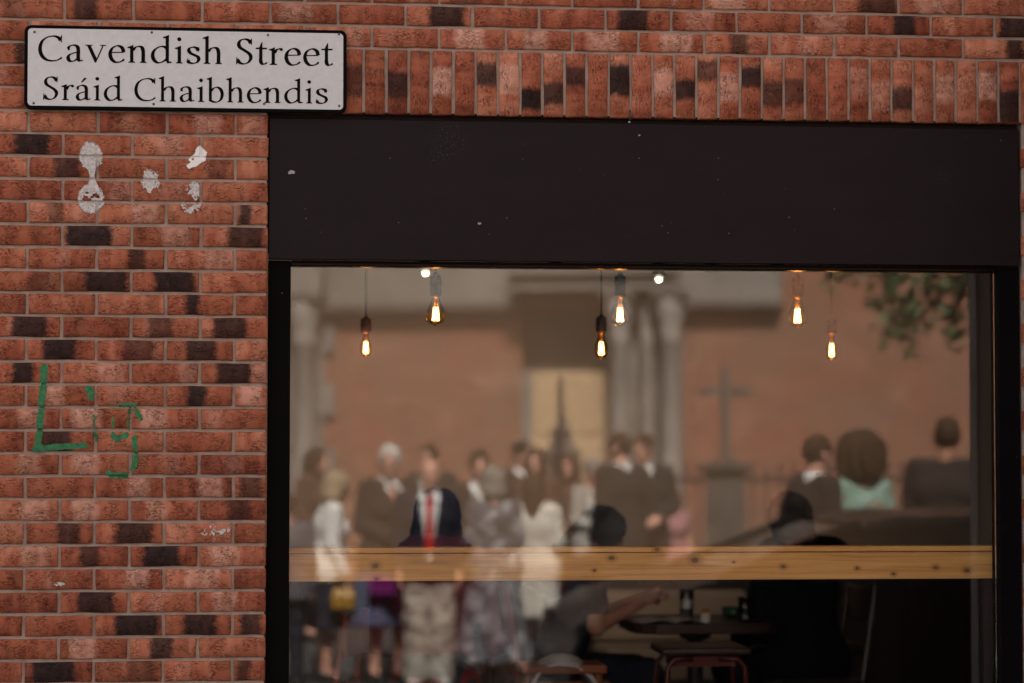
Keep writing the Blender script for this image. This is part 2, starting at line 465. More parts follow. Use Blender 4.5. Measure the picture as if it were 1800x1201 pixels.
def course(k, xa, xb, seen):
    z = Z0 - 0.075 * k - 0.0375
    j0 = -0.1075 if k % 2 == 0 else 0.005           # centre of one upright joint
    n0 = math.floor((xa - j0) / 0.225) - 1
    n1 = math.ceil((xb - j0) / 0.225) + 1
    for n in range(n0, n1):
        x0, x1 = j0 + n * 0.225 + 0.005, j0 + (n + 1) * 0.225 - 0.005
        if k >= 0:                                    # cut at the opening
            if x0 < 0 < x1 + 0.02: x1 = 0.0
            if x0 - 0.02 < XR < x1: x0 = XR
        x0, x1 = max(x0, xa), min(x1, xb)
        w = x1 - x0
        if w < 0.03: continue
        me = random.choice(FULL) if w > 0.2 else random.choice(HALF) if 0.09 < w < 0.115 else brick_mesh(w, 0.0655, random.randint(100, 900))
        jit = random.uniform(-0.0010, 0.0010)
        XJIT[(k, n)] = (x0, x1, jit)
        px, py = px_of((x0 + x1) / 2, z)
        vis = -75 < px < 1860 and -30 < py < 1230
        put_brick(me, (x0 + x1) / 2, z, 0.0 if random.random() < 0.6 else math.pi * 0, w, props_for(k, x0, x1, z), vis, jit)
for k in range(0, 37):
    course(k, -1.60, XL, True)
    course(k, XR, XR + 0.16, True)
for k in range(-3, 0): course(k, -1.60, 0.0 - 0.004, True)
for k in range(-9, -3): course(k, -1.60, 3.3, True)
sx0 = 0.3161 + 0.005
i0 = -4
while sx0 + 0.075 * i0 < 0.0: i0 += 1
for i in range(i0, 36):
    x0 = sx0 + 0.075 * i; xc = x0 + 0.0325
    zc = Z0 + 0.005 + 0.1075
    px, py = px_of(xc, zc)
    pr = dict(dark_at=0, dark_width=0, dark_strength=0, pale_at=0, pale_width=0, pale_strength=0, tone=max(0, random.gauss(0.08, 0.2)))
    for q, s_ in SDARK.items():
        if abs(px - q) < 19: pr.update(dark_at=-SPOS[q], dark_width=.035 + .03 * s_ * random.random(), dark_strength=s_)
    for q, s_ in SPALE.items():
        if abs(px - q) < 19: pr.update(pale_at=random.uniform(-.03, .03), pale_width=.05, pale_strength=s_)
    jit = random.uniform(-0.001, 0.001)
    XJIT[('s', i)] = (x0, x0 + 0.065, jit)
    put_brick(random.choice(FULL), xc, zc, math.pi / 2, 0.2155, pr, px < 1850, jit)
if rest.f:
    rb = cpart('brick_field', rest, M_BRICK, wall)
    rb['kind'] = 'stuff'

# fascia board, its top bead, the window with frame and glass
fz0, fz1 = Z0 - 0.482, Z0 - 0.012
fas = cpart('fascia_board', MB().box(XL + 0.004, XR - 0.006, 0.016, 0.05, fz0, fz1), M_FASCIA, bevel=0.002)
cpart('soffit_gap', MB().box(XL + 0.002, XR - 0.002, 0.055, WT, fz0 + 0.03, Z0 + 0.004), mat('dark_timber', (0.02, 0.012, 0.01), 0.8))
gx0, gx1, gzt, gzb = 0.077, 2.493, Z0 - 0.502, 0.62
bz = 0.55
win = cpart('window_frame', MB().box(XL + 0.003, gx0, 0.034, 0.125, bz, fz0 - 0.003), M_POST, bevel=0.003)
def wf(name, x0, x1, y0, y1, z0, z1, bev=0.003):
    return cpart(name, MB().box(x0, x1, y0, y1, z0, z1), M_POST if name == 'frame_post' else M_FRAME, win, bevel=bev)
wf('frame_post', gx1, XR - 0.003, 0.034, 0.125, bz, fz0 - 0.003)
wf('frame_head', gx0 + 0.001, gx1 - 0.001, 0.040, 0.118, gzt, fz0 - 0.003)
wf('head_bead', gx0 + 0.001, gx1 - 0.001, 0.030, 0.039, fz0 - 0.010, fz0 - 0.002, 0.0035)
wf('frame_sill', XL - 0.02, XR + 0.02, -0.03, 0.13, bz - 0.06, bz - 0.001)
wf('bottom_rail', gx0 + 0.001, gx1 - 0.001, 0.036, 0.12, bz, gzb)
pane = cpart('window_pane', MB().box(gx0 + 0.002, gx1 - 0.002, GY - 0.004, GY + 0.004, gzb + 0.002, gzt - 0.002), M_PANE, win)
cpart('stall_riser', MB().box(XL + 0.002, XR - 0.002, 0.02, 0.14, 0.0, bz - 0.062), M_FASCIA)
# return wall beyond the window: dark boarded side with a grey corner
cpart('side_pier', MB().box(2.765, 3.01, -1.0, 0.0, 0.12, Z0 + 1.0), mat('dark_brown_boarding', (0.065, 0.030, 0.018), 0.6, 0.3, 5, 0.3, 40), bevel=0.004)
cpart('corner_trim', MB().box(2.755, 3.02, -1.10, -1.002, 0.12, Z0 + 1.05), mat('grey_render', (0.34, 0.31, 0.29), 0.8, 0.2, 12), bevel=0.006)

# unseen house added forward of the cafe to block sky light and darken the right side
nb = tag(empty('shade_house', (7.4, 1.0, 0.0)), 'unseen brick house added to shade the right of the cafe front', 'house')
NH = 5.2
MB().box(-3.2, 3.2, -4.0, -3.7, 0.0, NH).box(-3.2, -2.9, -3.699, -1.4, 0.0, NH).box(2.9, 3.2, -3.699, -1.4, 0.0, NH).box(-3.2, 3.2, -1.399, -1.1, 0.0, NH).build('wall', M_FARBRICK, nb)
MB().add([(-3.4, -4.2, NH + .001), (3.4, -4.2, NH + .001), (3.4, -1.05, NH + .001), (-3.4, -1.05, NH + .001), (-3.4, -2.6, NH + .6), (3.4, -2.6, NH + .6)], [(3, 2, 1, 0), (0, 1, 5, 4), (2, 3, 4, 5), (1, 2, 5), (3, 0, 4)]).build('roof', mat('dark_slate', (0.05, 0.05, 0.055), 0.7), nb)
for wx in (-1.6, 1.6):
    for wz in (0.9, 3.1):
        w_ = MB().box(wx - .55, wx + .55, -4.03, -4.001, wz, wz + 1.3).build('window', mat('white_sash', (0.7, 0.7, 0.68), 0.5), nb)
        MB().box(wx - .47, wx + .47, -4.04, -4.031, wz + .08, wz + 1.22).build('pane', mat('dark_pane', (0.02, 0.022, 0.025), 0.08, 0.1, 3, 0), w_)
dr_ = MB().box(-.45, .45, -4.03, -4.001, 0.12, 2.2).build('door', mat('blue_door', (0.03, 0.05, 0.12), 0.4), nb)
MB().tube([(.33, -4.04, 1.05), (.33, -4.08, 1.05)], .025, 10).build('door_knob', mat('brass', (0.6, 0.42, 0.15), 0.3, 0.1, 5, 0, metal=1.0), dr_)

# ---------------------------------------------------------------- room behind the glass
FZ = 0.27                        # floor level of the cafe
M_CWALL = mat('cafe_wall_paint', (0.30, 0.235, 0.195), 0.85, 0.12, 1.2)
M_WAIN = mat('dark_wainscot', (0.012, 0.008, 0.006), 0.6, 0.2, 6)
struct(MB().box(-3.19, 5.99, WT + 0.002, 6.3, FZ - 0.05, FZ).build('cafe_floor', mat('cafe_floor_boards', (0.022, 0.014, 0.010), 0.5, 0.3, 4.0, 0.2, 30, stretch=(1, 8, 1))))
struct(MB().box(-3.19, 5.99, WT + 0.002, 6.3, 3.02, 3.1).build('cafe_ceiling', mat('cafe_ceiling_paint', (0.05, 0.043, 0.04), 0.9)))
bw_ = struct(MB().box(-3.19, 5.99, 6.3, 6.45, FZ - 0.05, 3.1).build('cafe_wall_back', M_CWALL))
wx_ = -1.54
while wx_ < 4.55:
    MB().box(wx_, wx_ + 0.196, 6.27, 6.298, FZ + 0.002, 1.02).build('wainscot_board', M_WAIN, bw_, bevel=0.004); wx_ += 0.2
MB().box(-1.54, 4.59, 6.25, 6.298, 1.022, 1.06).build('wainscot_cap', M_WAIN, bw_, bevel=0.006)
struct(MB().box(-1.7, -1.55, WT + 0.004, 6.298, FZ + 0.001, 3.018).build('cafe_wall_left', M_CWALL))
struct(MB().box(4.6, 4.75, WT + 0.004, 6.298, FZ + 0.001, 3.018).build('cafe_wall_right', mat('dark_brown_paint', (0.045, 0.026, 0.018), 0.8, 0.15, 3)))

# ---- window counter of pine
def pine_material(name, knots):
    m, nt, b = newmat(name)
    tc = N(nt, 'ShaderNodeTexCoord').outputs['Object']
    warp = noise(nt, mapping(nt, tc, (1.5, 6, 6)), 1.0, 2)
    g = noise(nt, mapping(nt, tc, (2.2, 60, 60)), 1.0, 4, 0.6, 0.5)
    g2 = noise(nt, mapping(nt, tc, (5, 160, 240)), 1.0, 3, 0.6)
    f = mathn(nt, 'ADD', mathn(nt, 'MULTIPLY', g, 0.75), mathn(nt, 'MULTIPLY', g2, 0.25))
    f = mathn(nt, 'ADD', mathn(nt, 'MULTIPLY', mathn(nt, 'SUBTRACT', f, 0.5), 1.5), 0.5)
    base = ramp(nt, f, [(0.30, (0.50, 0.255, 0.075)), (0.47, (0.68, 0.375, 0.112)), (0.68, (0.78, 0.47, 0.165))])
    base = mixc(nt, ramp(nt, warp, [(0.35, 0.0), (0.7, 0.45)]), base, (0.66, 0.34, 0.095))
    for kx, kz, kr in knots:
        d = N(nt, 'ShaderNodeVectorMath', operation='DISTANCE')
        mp = mapping(nt, tc, (0.75, 0.0, 1.0))
        L(nt, mp, d.inputs[0]); d.inputs[1].default_value = (kx * 0.75, 0, kz)
        dn = mathn(nt, 'ADD', d.outputs['Value'], mathn(nt, 'MULTIPLY', mathn(nt, 'SUBTRACT', g2, 0.5), kr * 0.6))
        base = mixc(nt, ramp(nt, mathn(nt, 'DIVIDE', dn, kr * 4.0), [(0.2, 0.85), (0.30, 0.42), (0.75, 0.0)]), base, (0.10, 0.042, 0.014))
    L(nt, base, b.inputs['Base Color'])
    b.inputs['Roughness'].default_value = 0.5
    bump(nt, f, 0.25, 0.001, b)
    return m
CY = 0.135
ct = tag(empty('window_ledge', (1.28, CY, FZ)), 'pale pine ledge board running across the inside of the window glass', 'ledge')
cz_t, cz_b = at(900, 962.5, CY).z, at(900, 1021.0, CY).z
kn = []
for kx_, ky_, kr_ in ((660, 995, .008), (662, 1018, .006), (1075, 981, .007), (1222, 985, .009), (1290, 988, .003), (1377, 996, .006), (1507, 999, .005), (1571, 1009, .005), (1645, 998, .006), (1700, 1003, .007), (1045, 1003, .004)):
    q = at(kx_, ky_, CY); kn.append((q.x - 1.28, q.z - FZ, kr_))
M_PINE = pine_material('pine_board', kn)
M_PINE2 = pine_material('pine_top', [(at(1155, 968, CY).x - 1.28, cz_t - FZ - .008, .006)])
lx0, lx1 = -0.02 - 1.28, 2.56 - 1.28
MB().box(lx0, lx1, 0.0, 0.10, cz_t - 0.0175 - FZ, cz_t - FZ).build('capping_strip', M_PINE2, ct, bevel=0.0015)
MB().box(lx0, lx1, 0.002, 0.034, cz_b - FZ, cz_t - 0.0205 - FZ).build('front_board', M_PINE, ct, bevel=0.0015)
M_IRON = mat('black_iron', (0.012, 0.011, 0.011), 0.45, 0.2, 20, 0.1, 90)
for bx in (lx0 + 0.06, lx1 - 0.06):
    MB().box(bx - 0.02, bx + 0.02, 0.05, 0.09, 0.0, cz_t - 0.02 - FZ).build('ledge_post', M_IRON, ct)

# ---- pendant bulbs
def emit(name, col, s):
    m, nt, b = newmat(name)
    b.inputs['Base Color'].default_value = (*col, 1)
    b.inputs['Emission Color'].default_value = (*col, 1)
    b.inputs['Emission Strength'].default_value = s
    return m
M_FIL = emit('glowing_filament', (1.0, 0.52, 0.15), 6.5)
M_BULB = glass_material('amber_bulb_glass', 0.04, (1.0, 0.80, 0.50))
M_SOCK = mat('bronze_lamp_socket', (0.014, 0.011, 0.009), 0.5, 0.3, 60, 0.2, 200, 0.0005, 0.2)
M_CORD = mat('lamp_cord', (0.03, 0.028, 0.026), 0.9, 0.1)
M_SOCKR = mat('brown_lamp_socket', (0.075, 0.022, 0.012), 0.5, 0.3, 60)
def pendant(px, pyt, pyb, y, sock_h, bulb_r, label, msock):
    """socket from image row pyt, tip of the bulb at pyb, standing y behind the wall face"""
    tip = at(px, pyb, y); top = at(px, pyt, y)
    H = top.z - tip.z
    e = tag(empty('pendant_bulb', (tip.x, y, tip.z)), label, 'pendant lamp', 'filament bulbs hanging inside the window')
    r_ = bulb_r
    bh = H - sock_h
    prof = [(0.003, 0.0), (r_ * 0.45, 0.006), (r_ * 0.8, bh * 0.13), (r_, bh * 0.30), (r_ * 0.97, bh * 0.42), (r_ * 0.72, bh * 0.64), (r_ * 0.46, bh * 0.84), (0.013, bh + 0.004)]
    MB().lathe(prof, n=24).build('bulb_glass', M_BULB, e, smooth=True)
    fil = MB()
    for k in range(6):
        a = k * math.pi / 3
        c_, s_ = math.cos(a), math.sin(a)
        fil.tube([(c_ * r_ * 0.30, s_ * r_ * 0.30, bh * 0.18), (c_ * r_ * 0.18, s_ * r_ * 0.18, bh * 0.62)], 0.0021, 6)
    fil.build('filament', M_FIL, e)
    MB().tube([(0, 0, bh * 0.58), (0, 0, bh * 0.95)], [0.003, 0.008], 8).build('stem', M_BULB, e)
    so_ = MB().lathe([(0.012, bh - 0.004), (0.0195, bh), (0.0205, bh + sock_h * 0.08), (0.0205, bh + sock_h * 0.44), (0.0225, bh + sock_h * 0.46), (0.0225, bh + sock_h * 0.56), (0.0205, bh + sock_h * 0.58), (0.0205, bh + sock_h * 0.80), (0.010, bh + sock_h * 0.9), (0.006, bh + sock_h)], n=20).build('socket', msock, e, smooth=False, bevel=0.001)
    MB().tube([(0, 0, bh + sock_h - 0.003), (0, 0, 3.02 - tip.z)], 0.0035, 8).build('cord', M_CORD, e)
    MB().lathe([(0.05, 3.0 - tip.z), (0.05, 3.019 - tip.z)], n=16).build('ceiling_rose', M_SOCK, e)
    return e
pendant(766, 478, 573, 0.62, 0.088, 0.036, 'large filament bulb with ribbed socket, leftmost of the near row', M_SOCK)
pendant(1090, 478, 575, 0.62, 0.088, 0.036, 'large filament bulb with ribbed socket, middle of the near row', M_SOCK)
pendant(1402, 480, 577, 0.62, 0.088, 0.036, 'large filament bulb with brown socket, rightmost of the near row', M_SOCKR)
pendant(643, 556, 629, 1.25, 0.062, 0.024, 'small long-corded bulb nearest the left window post', M_SOCKR)
pendant(1057, 553, 632, 1.05, 0.066, 0.027, 'small long-corded bulb hanging in the middle of the window', M_SOCK)
pendant(1462, 557, 635, 1.25, 0.066, 0.024, 'small long-corded bulb nearest the right window post', M_SOCKR)
# ceiling spot lights on a track
M_SPOT = emit('spot_lamp_face', (1.0, 0.86, 0.55), 4.0)
trk = tag(empty('track_light', (1.3, 2.2, 3.019)), 'black ceiling track with small spot lights behind the bulbs', 'track light')
MB().box(-1.6, 1.6, -0.02, 0.02, -0.03, 0.0).build('track_rail', M_IRON, trk)
for px_, py_, lit in ((748, 480, 1), (1158, 491, 1), (1250, 482, 0), (1365, 481, 0), (975, 474, 0)):
    p = at(px_, py_, 2.2)
    q = Vector((p.x - 1.3, 0.0, p.z - 3.019))
    hd = MB().tube([q + Vector((0, 0, 0.075)), q + Vector((0, -0.004, 0.012))], [0.026, 0.03], 14).tube([q + Vector((0, 0, 0.07)), (q.x, 0, -0.03)], 0.006, 6).build('spot_head', M_IRON, trk)
    if lit:
        MB().lathe([(0.002, -0.012 if lit == 1 else 0.0), (0.009 if lit == 1 else 0.005, -0.010), (0.013 if lit == 1 else 0.007, 0.004)], q, 14).build('spot_bulb', M_SPOT, hd)
    if lit == 1:
        ld = bpy.data.lights.new('spot_beam', 'SPOT'); ld.energy = 19.0; ld.color = (1.0, 0.76, 0.54); ld.spot_size = R(95); ld.spot_blend = 0.9; ld.shadow_soft_size = 0.03
        lo_ = bpy.data.objects.new('spot_beam', ld); COL.objects.link(lo_); lo_.parent = hd
        lo_.location = q + Vector((0, 0.0, -0.03)); lo_.rotation_euler = (R(80), 0, R(6))

# ---- furniture
M_WOOD = mat('red_brown_wood', (0.20, 0.062, 0.022), 0.45, 0.3, 5, 0.2, 40, 0.001, stretch=(1, 1, 0.2))
M_DWOOD = mat('dark_table_wood', (0.035, 0.018, 0.013), 0.35, 0.3, 4, 0.15, 40, 0.001, stretch=(0.3, 3, 3))
M_RED = mat('red_steel_tube', (0.075, 0.010, 0.008), 0.35, 0.1)
def chair(px, py, y, rz, label, col):
    p = at(px, py, y)
    e = tag(empty('wooden_chair', (p.x, y, FZ), rz), label, 'chair', 'cafe chairs')
    mb = MB().box(-0.2, 0.2, -0.2, 0.2, 0.425, 0.455); mb.build('seat', col, e, bevel=0.012)
    for sx in (-1, 1):
        MB().tube([(sx * 0.17, 0.17, 0.424), (sx * 0.19, 0.21, 0.0)], [0.018, 0.014], 8).build('leg', col, e)
        MB().tube([(sx * 0.19, -0.26, 0.0), (sx * 0.175, -0.19, 0.43), (sx * 0.18, -0.25, 0.86)], [0.014, 0.019, 0.014], 8).build('leg', col, e)
    MB().box(-0.19, 0.19, -0.262, -0.238, 0.70, 0.85).build('backrest', col, e, bevel=0.008)
    MB().box(-0.17, 0.17, -0.228, -0.208, 0.55, 0.60).build('back_rail', col, e, bevel=0.006)
    MB().tube([(-0.18, 0.0, 0.2), (0.18, 0.0, 0.2)], 0.009, 8).build('stretcher', col, e)
    return e
TP = at(1222, 1088, 2.55)
TZ = TP.z
tb = tag(empty('cafe_table', (TP.x, 2.55, FZ)), 'dark round-cornered cafe table set with glasses and a green bowl', 'table')
tt = MB()
n_ = 40
def sq(a, hx, hy, p=5.0):
    c_, s_ = math.cos(a), math.sin(a)
    k = (abs(c_) ** p + abs(s_) ** p) ** (-1 / p)
    return (hx * k * c_, hy * k * s_)
ringv = [sq(2 * math.pi * k / n_, 0.32, 0.32) for k in range(n_)]
hz = TZ - FZ
tt.add([(x, y, hz) for x, y in ringv] + [(x, y, hz - 0.045) for x, y in ringv] , [tuple(range(n_)), tuple(range(2 * n_ - 1, n_ - 1, -1))] + [(k, n_ + k, n_ + (k + 1) % n_, (k + 1) % n_) for k in range(n_)])
tt.build('table_top', M_DWOOD, tb, bevel=0.006)
MB().lathe([(0.035, 0.03), (0.035, hz - 0.09), (0.07, hz - 0.08), (0.07, hz - 0.046)], n=18).build('pedestal', M_IRON, tb)
MB().lathe([(0.24, 0.0), (0.24, 0.012), (0.05, 0.035), (0.035, 0.05)], n=24).build('base', M_IRON, tb)
def put(px, y):
    return Vector((at(px, 1088, y).x, y, TZ + 0.001))
p = put(1290, 2.62)
bw = tag(empty('green_bowl', p), 'dark green ceramic bowl at the far side of the table', 'bowl')
M_GREEN = mat('green_glaze', (0.02, 0.085, 0.05), 0.2, 0.2, 10, 0)
MB().lathe([(0.03, 0.0), (0.05, 0.006), (0.055, 0.045), (0.052, 0.045), (0.045, 0.012), (0.001, 0.011)], n=24).build('bowl_body', M_GREEN, bw, smooth=True)
MB().lathe([(0.026, -0.0005), (0.026, 0.0)], n=16).build('foot_ring', M_GREEN, bw)
p = put(1207, 2.46)
gl = tag(empty('drinking_glass', p), 'tall clear glass of water beside the raised hands', 'glass')
MB().lathe([(0.028, 0.0), (0.033, 0.13), (0.0315, 0.13), (0.0265, 0.006), (0.001, 0.006)], n=24).build('tumbler', M_CLEAR, gl, smooth=True)
MB().lathe([(0.0262, 0.008), (0.030, 0.085), (0.001, 0.086)], n=24).build('water', mat('water_in_glass', (0.5, 0.5, 0.5), 0.1, 0.05, 3, 0), gl, smooth=True)
p = put(1310, 2.44)
g2_ = tag(empty('cola_glass', p), 'short glass of dark drink by the right edge of the table', 'glass')
MB().lathe([(0.028, 0.0), (0.034, 0.10), (0.0325, 0.10), (0.0265, 0.006), (0.001, 0.006)], n=24).build('tumbler', M_CLEAR, g2_, smooth=True)
MB().lathe([(0.0262, 0.008), (0.031, 0.075), (0.001, 0.076)], n=24).build('drink', mat('dark_drink', (0.02, 0.006, 0.003), 0.1, 0.05, 3, 0), g2_, smooth=True)
p = put(1240, 2.32)
jr = tag(empty('sauce_jar', p), 'small white jar with orange lid at the front of the table', 'jar')
MB().lathe([(0.019, 0.0), (0.021, 0.004), (0.021, 0.034), (0.016, 0.040)], n=20).build('jar_body', mat('white_ceramic', (0.6, 0.58, 0.54), 0.35, 0.05, 5, 0), jr, smooth=False)
MB().lathe([(0.018, 0.0405), (0.018, 0.055), (0.016, 0.057)], n=20).build('lid', mat('orange_lid', (0.42, 0.17, 0.03), 0.4, 0.1, 5, 0), jr)
pp = put(1175, 2.40)
mn = tag(empty('open_menu', pp, 0.12), 'open white menu sheets lying at the left of the table', 'menu')
M_PAPER = mat('white_paper', (0.62, 0.60, 0.57), 0.8, 0.06, 8, 0)
for sx in (-1, 1):
    mb = MB()
    cols = 6
    vs = [(sx * (0.002 + 0.15 * i / cols), y_, 0.002 + 0.012 * math.sin(math.pi * min(1, 1.2 * i / cols))) for i in range(cols + 1) for y_ in (-0.10, 0.10)]
    vs2 = [(x, y, z - 0.0016) for x, y, z in vs]
    n1 = len(vs)
    fs = []
    for i in range(cols):
        a, b2, c_, d_ = 2 * i, 2 * i + 1, 2 * i + 3, 2 * i + 2
        fs += [(a, d_, c_, b2), (n1 + a, n1 + b2, n1 + c_, n1 + d_), (a, n1 + a, n1 + d_, d_), (b2, c_, n1 + c_, n1 + b2)]
    fs += [(0, 1, n1 + 1, n1), (2 * cols, n1 + 2 * cols, n1 + 2 * cols + 1, 2 * cols + 1)]
    mb.add(vs + vs2, fs).build('menu_page', M_PAPER, mn)
# bar stool in front of the table
sp = at(1231, 1134, 1.35)
st = tag(empty('bar_stool', (sp.x, 1.35, FZ)), 'backless bar stool with dark wood seat and bent red tube legs', 'stool')
sh = sp.z - FZ
MB().box(-0.175, 0.175, -0.15, 0.15, sh - 0.03, sh).build('seat', M_DWOOD, st, bevel=0.012, seg=3)
for sy in (-1, 1):
    for sx in (-1, 1):
        MB().tube([(sx * 0.05, sy * 0.12, sh - 0.042), (sx * 0.125, sy * 0.12, sh - 0.045), (sx * 0.15, sy * 0.125, sh - 0.075), (sx * 0.185, sy * 0.15, 0.0)], 0.011, 10).build('leg', M_RED, st, smooth=True)
MB().box(-0.12, 0.12, -0.10, 0.10, sh - 0.075, sh - 0.031).build('seat_pad_frame', mat('dark_red_steel', (0.10, 0.012, 0.010), 0.5), st)
for sx in (-1, 1):
    MB().tube([(sx * 0.17, -0.138, 0.24), (sx * 0.17, 0.138, 0.24)], 0.008, 8).build('foot_rest', M_RED, st)
chair(985, 1090, 2.55, R(-92), 'red-brown wooden chair under the seated woman in black', mat('orange_brown_wood', (0.34, 0.085, 0.022), 0.4, 0.3, 5, 0.2, 40, 0.001, stretch=(1, 1, 0.2)))
chair(1420, 1090, 2.50, R(95), 'dark wooden chair at the right of the table under person in black', M_DWOOD)
chair(508, 1100, 0.95, R(75), 'red-brown wooden chair just inside the left window post', M_WOOD)
chair(775, 1100, 1.55, R(170), 'dark wooden chair under the person in a dark red jumper', M_DWOOD)
# pale jacket thrown over a low stool in front of the woman's chair
cp = at(985, 1201, 1.55)
cl = tag(empty('draped_jacket', (cp.x, 1.55, FZ)), 'pale grey jacket slung over a low stool under the counter', 'jacket')
zt = at(985, 1152, 1.55).z - FZ
mb = MB()
NU, NV = 26, 10
vs = []
for i in range(NU + 1):
    t_ = i / NU * 2 - 1
    for j in range(NV + 1):
        w_ = j / NV * 2 - 1
        x = t_ * 0.20 * (1 - 0.25 * max(0, abs(t_) - 0.6))
        z = zt - 0.27 * abs(t_) ** 2.6 - 0.02 * w_ * w_ + 0.012 * math.sin(9 * w_ + 4 * t_) * (0.4 + abs(t_))
        y = w_ * 0.13 + 0.015 * math.sin(7 * t_ + 2 * w_)
        vs.append((x, y, z))
fs = [(i * (NV + 1) + j, (i + 1) * (NV + 1) + j, (i + 1) * (NV + 1) + j + 1, i * (NV + 1) + j + 1) for i in range(NU) for j in range(NV)]
o = mb.add(vs, fs).build('jacket_cloth', mat('pale_grey_cloth', (0.42, 0.40, 0.38), 0.9, 0.15, 10, 0.4, 200), cl, smooth=True)
o.modifiers.new('thick', 'SOLIDIFY').thickness = 0.012
MB().tube([(-0.20, 0.02, zt - 0.24), (-0.21, -0.03, zt - 0.40), (-0.17, -0.05, zt - 0.52)], [0.045, 0.05, 0.04], 10).build('sleeve', _mc['pale_grey_cloth'], cl, smooth=True)
ls = tag(empty('low_stool', (cp.x, 1.55, FZ)), 'low wooden stool under the pale draped jacket', 'stool')
MB().box(-0.17, 0.17, -0.12, 0.12, zt - 0.065, zt - 0.03).build('seat', M_WOOD, ls, bevel=0.008)
for sx in (-1, 1):
    for sy in (-1, 1):
        MB().tube([(sx * 0.14, sy * 0.09, zt - 0.066), (sx * 0.15, sy * 0.10, 0.0)], 0.015, 8).build('leg', M_WOOD, ls)
# padded bench along the back of the room
bp = at(1200, 1140, 4.2)
bn = tag(empty('padded_bench', (bp.x, 4.3, FZ)), 'low beige padded bench at the back behind the table', 'bench')
M_BEIGE = mat('beige_upholstery', (0.20, 0.165, 0.14), 0.85, 0.12, 4, 0.3, 150)
MB().box(-0.42, 0.40, -0.25, 0.25, 0.28, 0.45).build('seat', M_BEIGE, bn, bevel=0.03, seg=3)
MB().box(-0.42, 0.40, 0.20, 0.30, 0.452, 0.72).build('backrest', M_BEIGE, bn, bevel=0.03, seg=3)
MB().box(-0.40, 0.38, -0.20, 0.2, 0.0, 0.278).build('plinth', mat('grey_bench_front', (0.24, 0.225, 0.21), 0.8), bn)

# ---------------------------------------------------------------- church across the street
CH_A = R(17.0)                          # the church stands askew to the street
v0 = mir(1000, 792, 21.6)
CHO = Vector((v0.x, v0.y, 0.15))
ch_u = Vector((math.cos(CH_A), math.sin(CH_A), 0))
ch_n = Vector((-math.sin(CH_A), math.cos(CH_A), 0))   # faces the cafe
church = tag(empty('church', CHO, CH_A), 'red brick church with grey stone columns, quoins and cream door reflected in the glass', 'church')
def ch(px, py):
    """a mark on the church face as seen in the glass -> (u, z) in the church's own frame"""
    d = ray(px, py)
    t = (GY - CAM.y) / d.y
    g = CAM + d * t
    d2 = Vector((d.x, -d.y, d.z))
    t2 = (CHO - g).dot(ch_n) / d2.dot(ch_n)
    q = g + d2 * t2 - CHO
    return q.dot(ch_u), q.z
def U(px): return ch(px, 700)[0]
def Zc(px, py): return ch(px, py)[1]
def church_brick():
    m, nt, b = newmat('church_brick')
    tc = N(nt, 'ShaderNodeTexCoord').outputs['Object']
    s_ = N(nt, 'ShaderNodeSeparateXYZ'); L(nt, tc, s_.inputs[0])
    c_ = N(nt, 'ShaderNodeCombineXYZ'); L(nt, mathn(nt, 'ADD', s_.outputs[0], s_.outputs[1]), c_.inputs[0]); L(nt, s_.outputs[2], c_.inputs[1])
    bt = N(nt, 'ShaderNodeTexBrick')
    for k_, v_ in (('Scale', 1.0), ('Mortar Size', 0.006), ('Brick Width', 0.225), ('Row Height', 0.075), ('Bias', -0.1)): bt.inputs[k_].default_value = v_
    bt.inputs['Color1'].default_value = (0.33, 0.108, 0.056, 1); bt.inputs['Color2'].default_value = (0.25, 0.078, 0.042, 1)
    bt.inputs['Mortar'].default_value = (0.36, 0.24, 0.18, 1)
    L(nt, c_.outputs[0], bt.inputs['Vector'])
    n1 = noise(nt, tc, 0.9, 4, 0.6)
    col = mixc(nt, ramp(nt, n1, [(0.38, 0.0), (0.66, 0.85)]), bt.outputs['Color'], (0.25, 0.140, 0.088))
    n2 = noise(nt, mapping(nt, tc, (1.6, 1.6, 2.6), (4, 1, 2)), 1.0, 4, 0.65)
    col = mixc(nt, ramp(nt, n2, [(0.52, 0.0), (0.72, 0.8)]), col, (0.42, 0.205, 0.135))
    L(nt, col, b.inputs['Base Color']); b.inputs['Roughness'].default_value = 0.9
    return m
M_CHB = church_brick()
M_STONE = mat('grey_limestone', (0.25, 0.222, 0.195), 0.85, 0.22, 2.5, 0.4, 40, 0.004)
M_STONED = mat('weathered_stone', (0.14, 0.115, 0.098), 0.9, 0.3, 3.0, 0.4, 40, 0.004)
M_SHAFT = mat('pale_column_stone', (0.36, 0.32, 0.285), 0.85, 0.18, 3.0, 0.4, 40, 0.004)
def chb(name, u0, u1, y0, y1, z0, z1, m, parent=None, **kw):
    """y measured out of the church face"""
    return MB().box(u0, u1, y0, y1, z0, z1).build(name, m, parent or church, **kw)
zb = Zc(1000, 545)
CT = 8.5
u_q, u_d0, u_d1, u_c1, u_s1 = U(592), U(917), U(1070), U(1202), U(1376)
cw = chb('brick_wall', -9.5, u_d0, -0.6, 0.0, 0.0, CT, M_CHB)
chb('brick_wall', u_d1, 12.0, -0.6, 0.0, 0.0, CT, M_CHB)
chb('brick_wall', u_d0 + .001, u_d1 - .001, -0.6, 0.0, zb, CT, M_CHB)
chb('roof', -9.9, 12.4, -9.0, 0.5, CT + .001, CT + 0.25, mat('slate', (0.06, 0.062, 0.07), 0.7))
chb('nave_wall', -9.4, 11.9, -8.9, -8.6, 0.0, CT, M_CHB)
